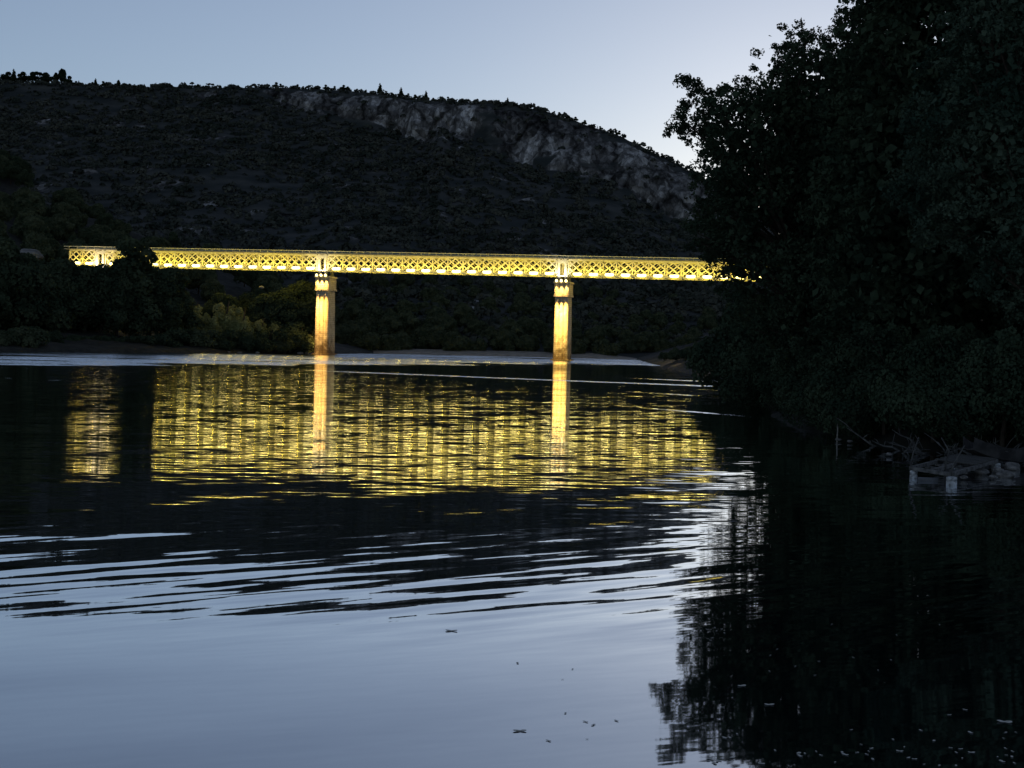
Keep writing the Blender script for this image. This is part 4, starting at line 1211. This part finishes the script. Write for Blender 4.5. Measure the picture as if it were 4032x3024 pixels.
# driftwood caught along the bank
DW = []
for i in range(22):
    x = random.choice((random.uniform(3440, 3620), random.uniform(3780, 4060), random.uniform(3620, 4000)))
    y = np.interp(x, [3100, 3300, 3560, 3800, 4100], [1672, 1722, 1785, 1800, 1812]) + random.uniform(-14, 16)
    p = on_z(x, y); m = MB(); an = random.uniform(-0.6, 0.6) + (math.pi if random.random() < .5 else 0); L_ = random.uniform(0.7, 1.7)
    dv = Vector((math.cos(an), math.sin(an), random.uniform(0.1, 0.75))).normalized()
    pts = [Vector((0, 0, -0.05)) + dv * L_ * t + Vector((random.gauss(0, .05), random.gauss(0, .05), random.gauss(0, .05))) for t in (0, .25, .5, .75, 1)]
    m.tube(pts, [0.05, 0.042, 0.034, 0.024, 0.01], 6)
    for j in (1, 2, 3):
        e = pts[j] + Vector((random.gauss(0, .3), random.gauss(0, .2), random.uniform(0.1, 0.6)))
        m.tube([pts[j], pts[j].lerp(e, .5) + Vector((0, 0, .05)), e], [0.022, 0.016, 0.006], 5)
    o = m.build("driftwood_branch", MAT['plank'] if i % 3 else MAT['beam'], None, True); o.location = p
    tag(o, "x", "branch"); DW.append(o)
relabel(DW, "%s forked driftwood branch from the left along the right bank waterline", "driftwood along the right bank")
# low punt hull drawn up beside it
pt = empty("punt_boat", on_z(3960, 1850) + Vector((0.9, 1.6, 0.15))); pt.rotation_euler = (0, math.radians(4), math.radians(24))
tag(pt, "dark flat wooden boat drawn up beside the landing at the right edge", "boat")
V = []; nx = 17
for i in range(nx):
    t = i / (nx - 1); x = (t - 0.5) * 4.2; w = 0.62 * (1 - abs(2 * t - 1) ** 3 * 0.55); rise = 0.28 * abs(2 * t - 1) ** 3
    for (yy, zz) in ((-w, 0.42 + rise), (-w * 0.82, 0.02 + rise), (0, -0.02 + rise), (w * 0.82, 0.02 + rise), (w, 0.42 + rise), (w * 0.94, 0.42 + rise), (w * 0.77, 0.06 + rise), (0, 0.03 + rise), (-w * 0.77, 0.06 + rise), (-w * 0.94, 0.42 + rise)):
        V.append((x, yy, zz))
Q = []
for i in range(nx - 1):
    for k in range(10): Q.append((i * 10 + k, i * 10 + (k + 1) % 10, (i + 1) * 10 + (k + 1) % 10, (i + 1) * 10 + k))
for b_ in (0, (nx - 1) * 10):
    Q += [(b_ + 0, b_ + 1, b_ + 8, b_ + 9), (b_ + 1, b_ + 2, b_ + 7, b_ + 8), (b_ + 2, b_ + 3, b_ + 6, b_ + 7), (b_ + 3, b_ + 4, b_ + 5, b_ + 6)]
link("hull", np_mesh("hull", V, Q), noise_mat("tarred_wood", (0.03, 0.028, 0.026), (0.07, 0.065, 0.06), 3), pt)
for x in (-0.9, 0.7):
    m = MB(); m.bar((x, -0.56, 0.33), (x, 0.56, 0.33), 0.22, 0.035); m.build("seat", MAT['plank'], pt)

# fallen leaves and bits on the water
LM = []
for s_ in range(5):
    rg = np.random.default_rng(s_); m = MB(); n_ = 12
    pts = []
    for i in range(n_):
        t = i / n_ * 2 * math.pi
        r = 0.5 * (0.45 + 0.55 * abs(math.cos(t)) ** 0.8) * (1 + 0.12 * rg.normal())
        pts.append(Vector((math.cos(t) * r, math.sin(t) * r * 0.8, 0.02 + 0.10 * math.cos(t) ** 2)))
    m.add(pts + [Vector((0, 0, 0.015))], [(i, (i + 1) % n_, n_) for i in range(n_)])
    LM.append(m.mesh("floating_leaf", noise_mat("dry_leaf%d" % s_, (0.45, 0.42, 0.34), (0.66, 0.63, 0.55), 6), True))
def leafbit(x, y, size, label, group):
    p = on_z(x, y, 0.004); o = link("floating_leaf", LM[random.randrange(5)]); o.location = p; o.scale = (size, size, size * 0.6)
    o.rotation_euler = (0, 0, rot()); tag(o, label, "leaf", group)
leafbit(3955, 2842, 0.155, "largest pale leaf floating alone near the lower right corner", None)
leafbit(2921, 2700, 0.105, "pale leaf floating on the dark reflection, upper of a spaced pair", None)
leafbit(3028, 2774, 0.105, "pale leaf floating on the dark reflection, lower of a spaced pair", None)
leafbit(2845, 2784, 0.05, "small pale speck left of the lower leaf of the spaced pair", None)
leafbit(3800, 2794, 0.055, "small pale leaf left of the largest one near the lower right corner", None)
leafbit(3738, 2814, 0.045, "tiny pale leaf, left of a small one near the lower right corner", None)
leafbit(3316, 2962, 0.05, "bright round speck floating in the drift along the bottom edge", None)
leafbit(1778, 2484, 0.17, "dark leaf floating alone on the bright sky reflection below the ripples", None)
leafbit(2048, 2878, 0.13, "tangled bit of weed floating on the sky reflection near the bottom centre", None)
g1 = "pale leaves drifting along the bottom right"
for i in range(52):
    x = random.uniform(2780, 4030); y = 3024 - abs(random.gauss(0, 1)) * 75 - 8
    if x < 3000 and y < 2880: y += 60
    leafbit(x, y, random.choice((0.03, 0.04, 0.05, 0.07)), "pale fallen leaf in the drift floating along the bottom right edge", g1)
SPC = []
for i in range(9):
    leafbit(random.gauss(2810, 35), random.gauss(2490, 22), 0.04, "tiny pale speck in the cluster floating at the left edge of the dark reflection", "cluster of specks left in the dark reflection"); SPC.append(C.objects[-1])
relabel(SPC, "%s tiny speck from the left in the cluster beside the sky reflection", "cluster of specks left in the dark reflection")
SPK = []
for i in range(9):
    leafbit(random.uniform(1950, 2480), random.uniform(2540, 2940), random.choice((0.03, 0.045, 0.06)), "faint speck floating on the sky reflection in the lower centre", "specks on the sky reflection")
    SPK.append(C.objects[-1])
relabel(SPK, "%s faint speck from the left on the sky reflection at lower centre", "specks on the sky reflection")
SPD = []
for i in range(12):
    leafbit(random.uniform(3000, 4000), random.uniform(2440, 2700), 0.035, "x", "specks on the dark reflection at right"); SPD.append(C.objects[-1])
relabel(SPD, "%s faint speck from the left on the wide dark reflection at right", "specks on the dark reflection at right")
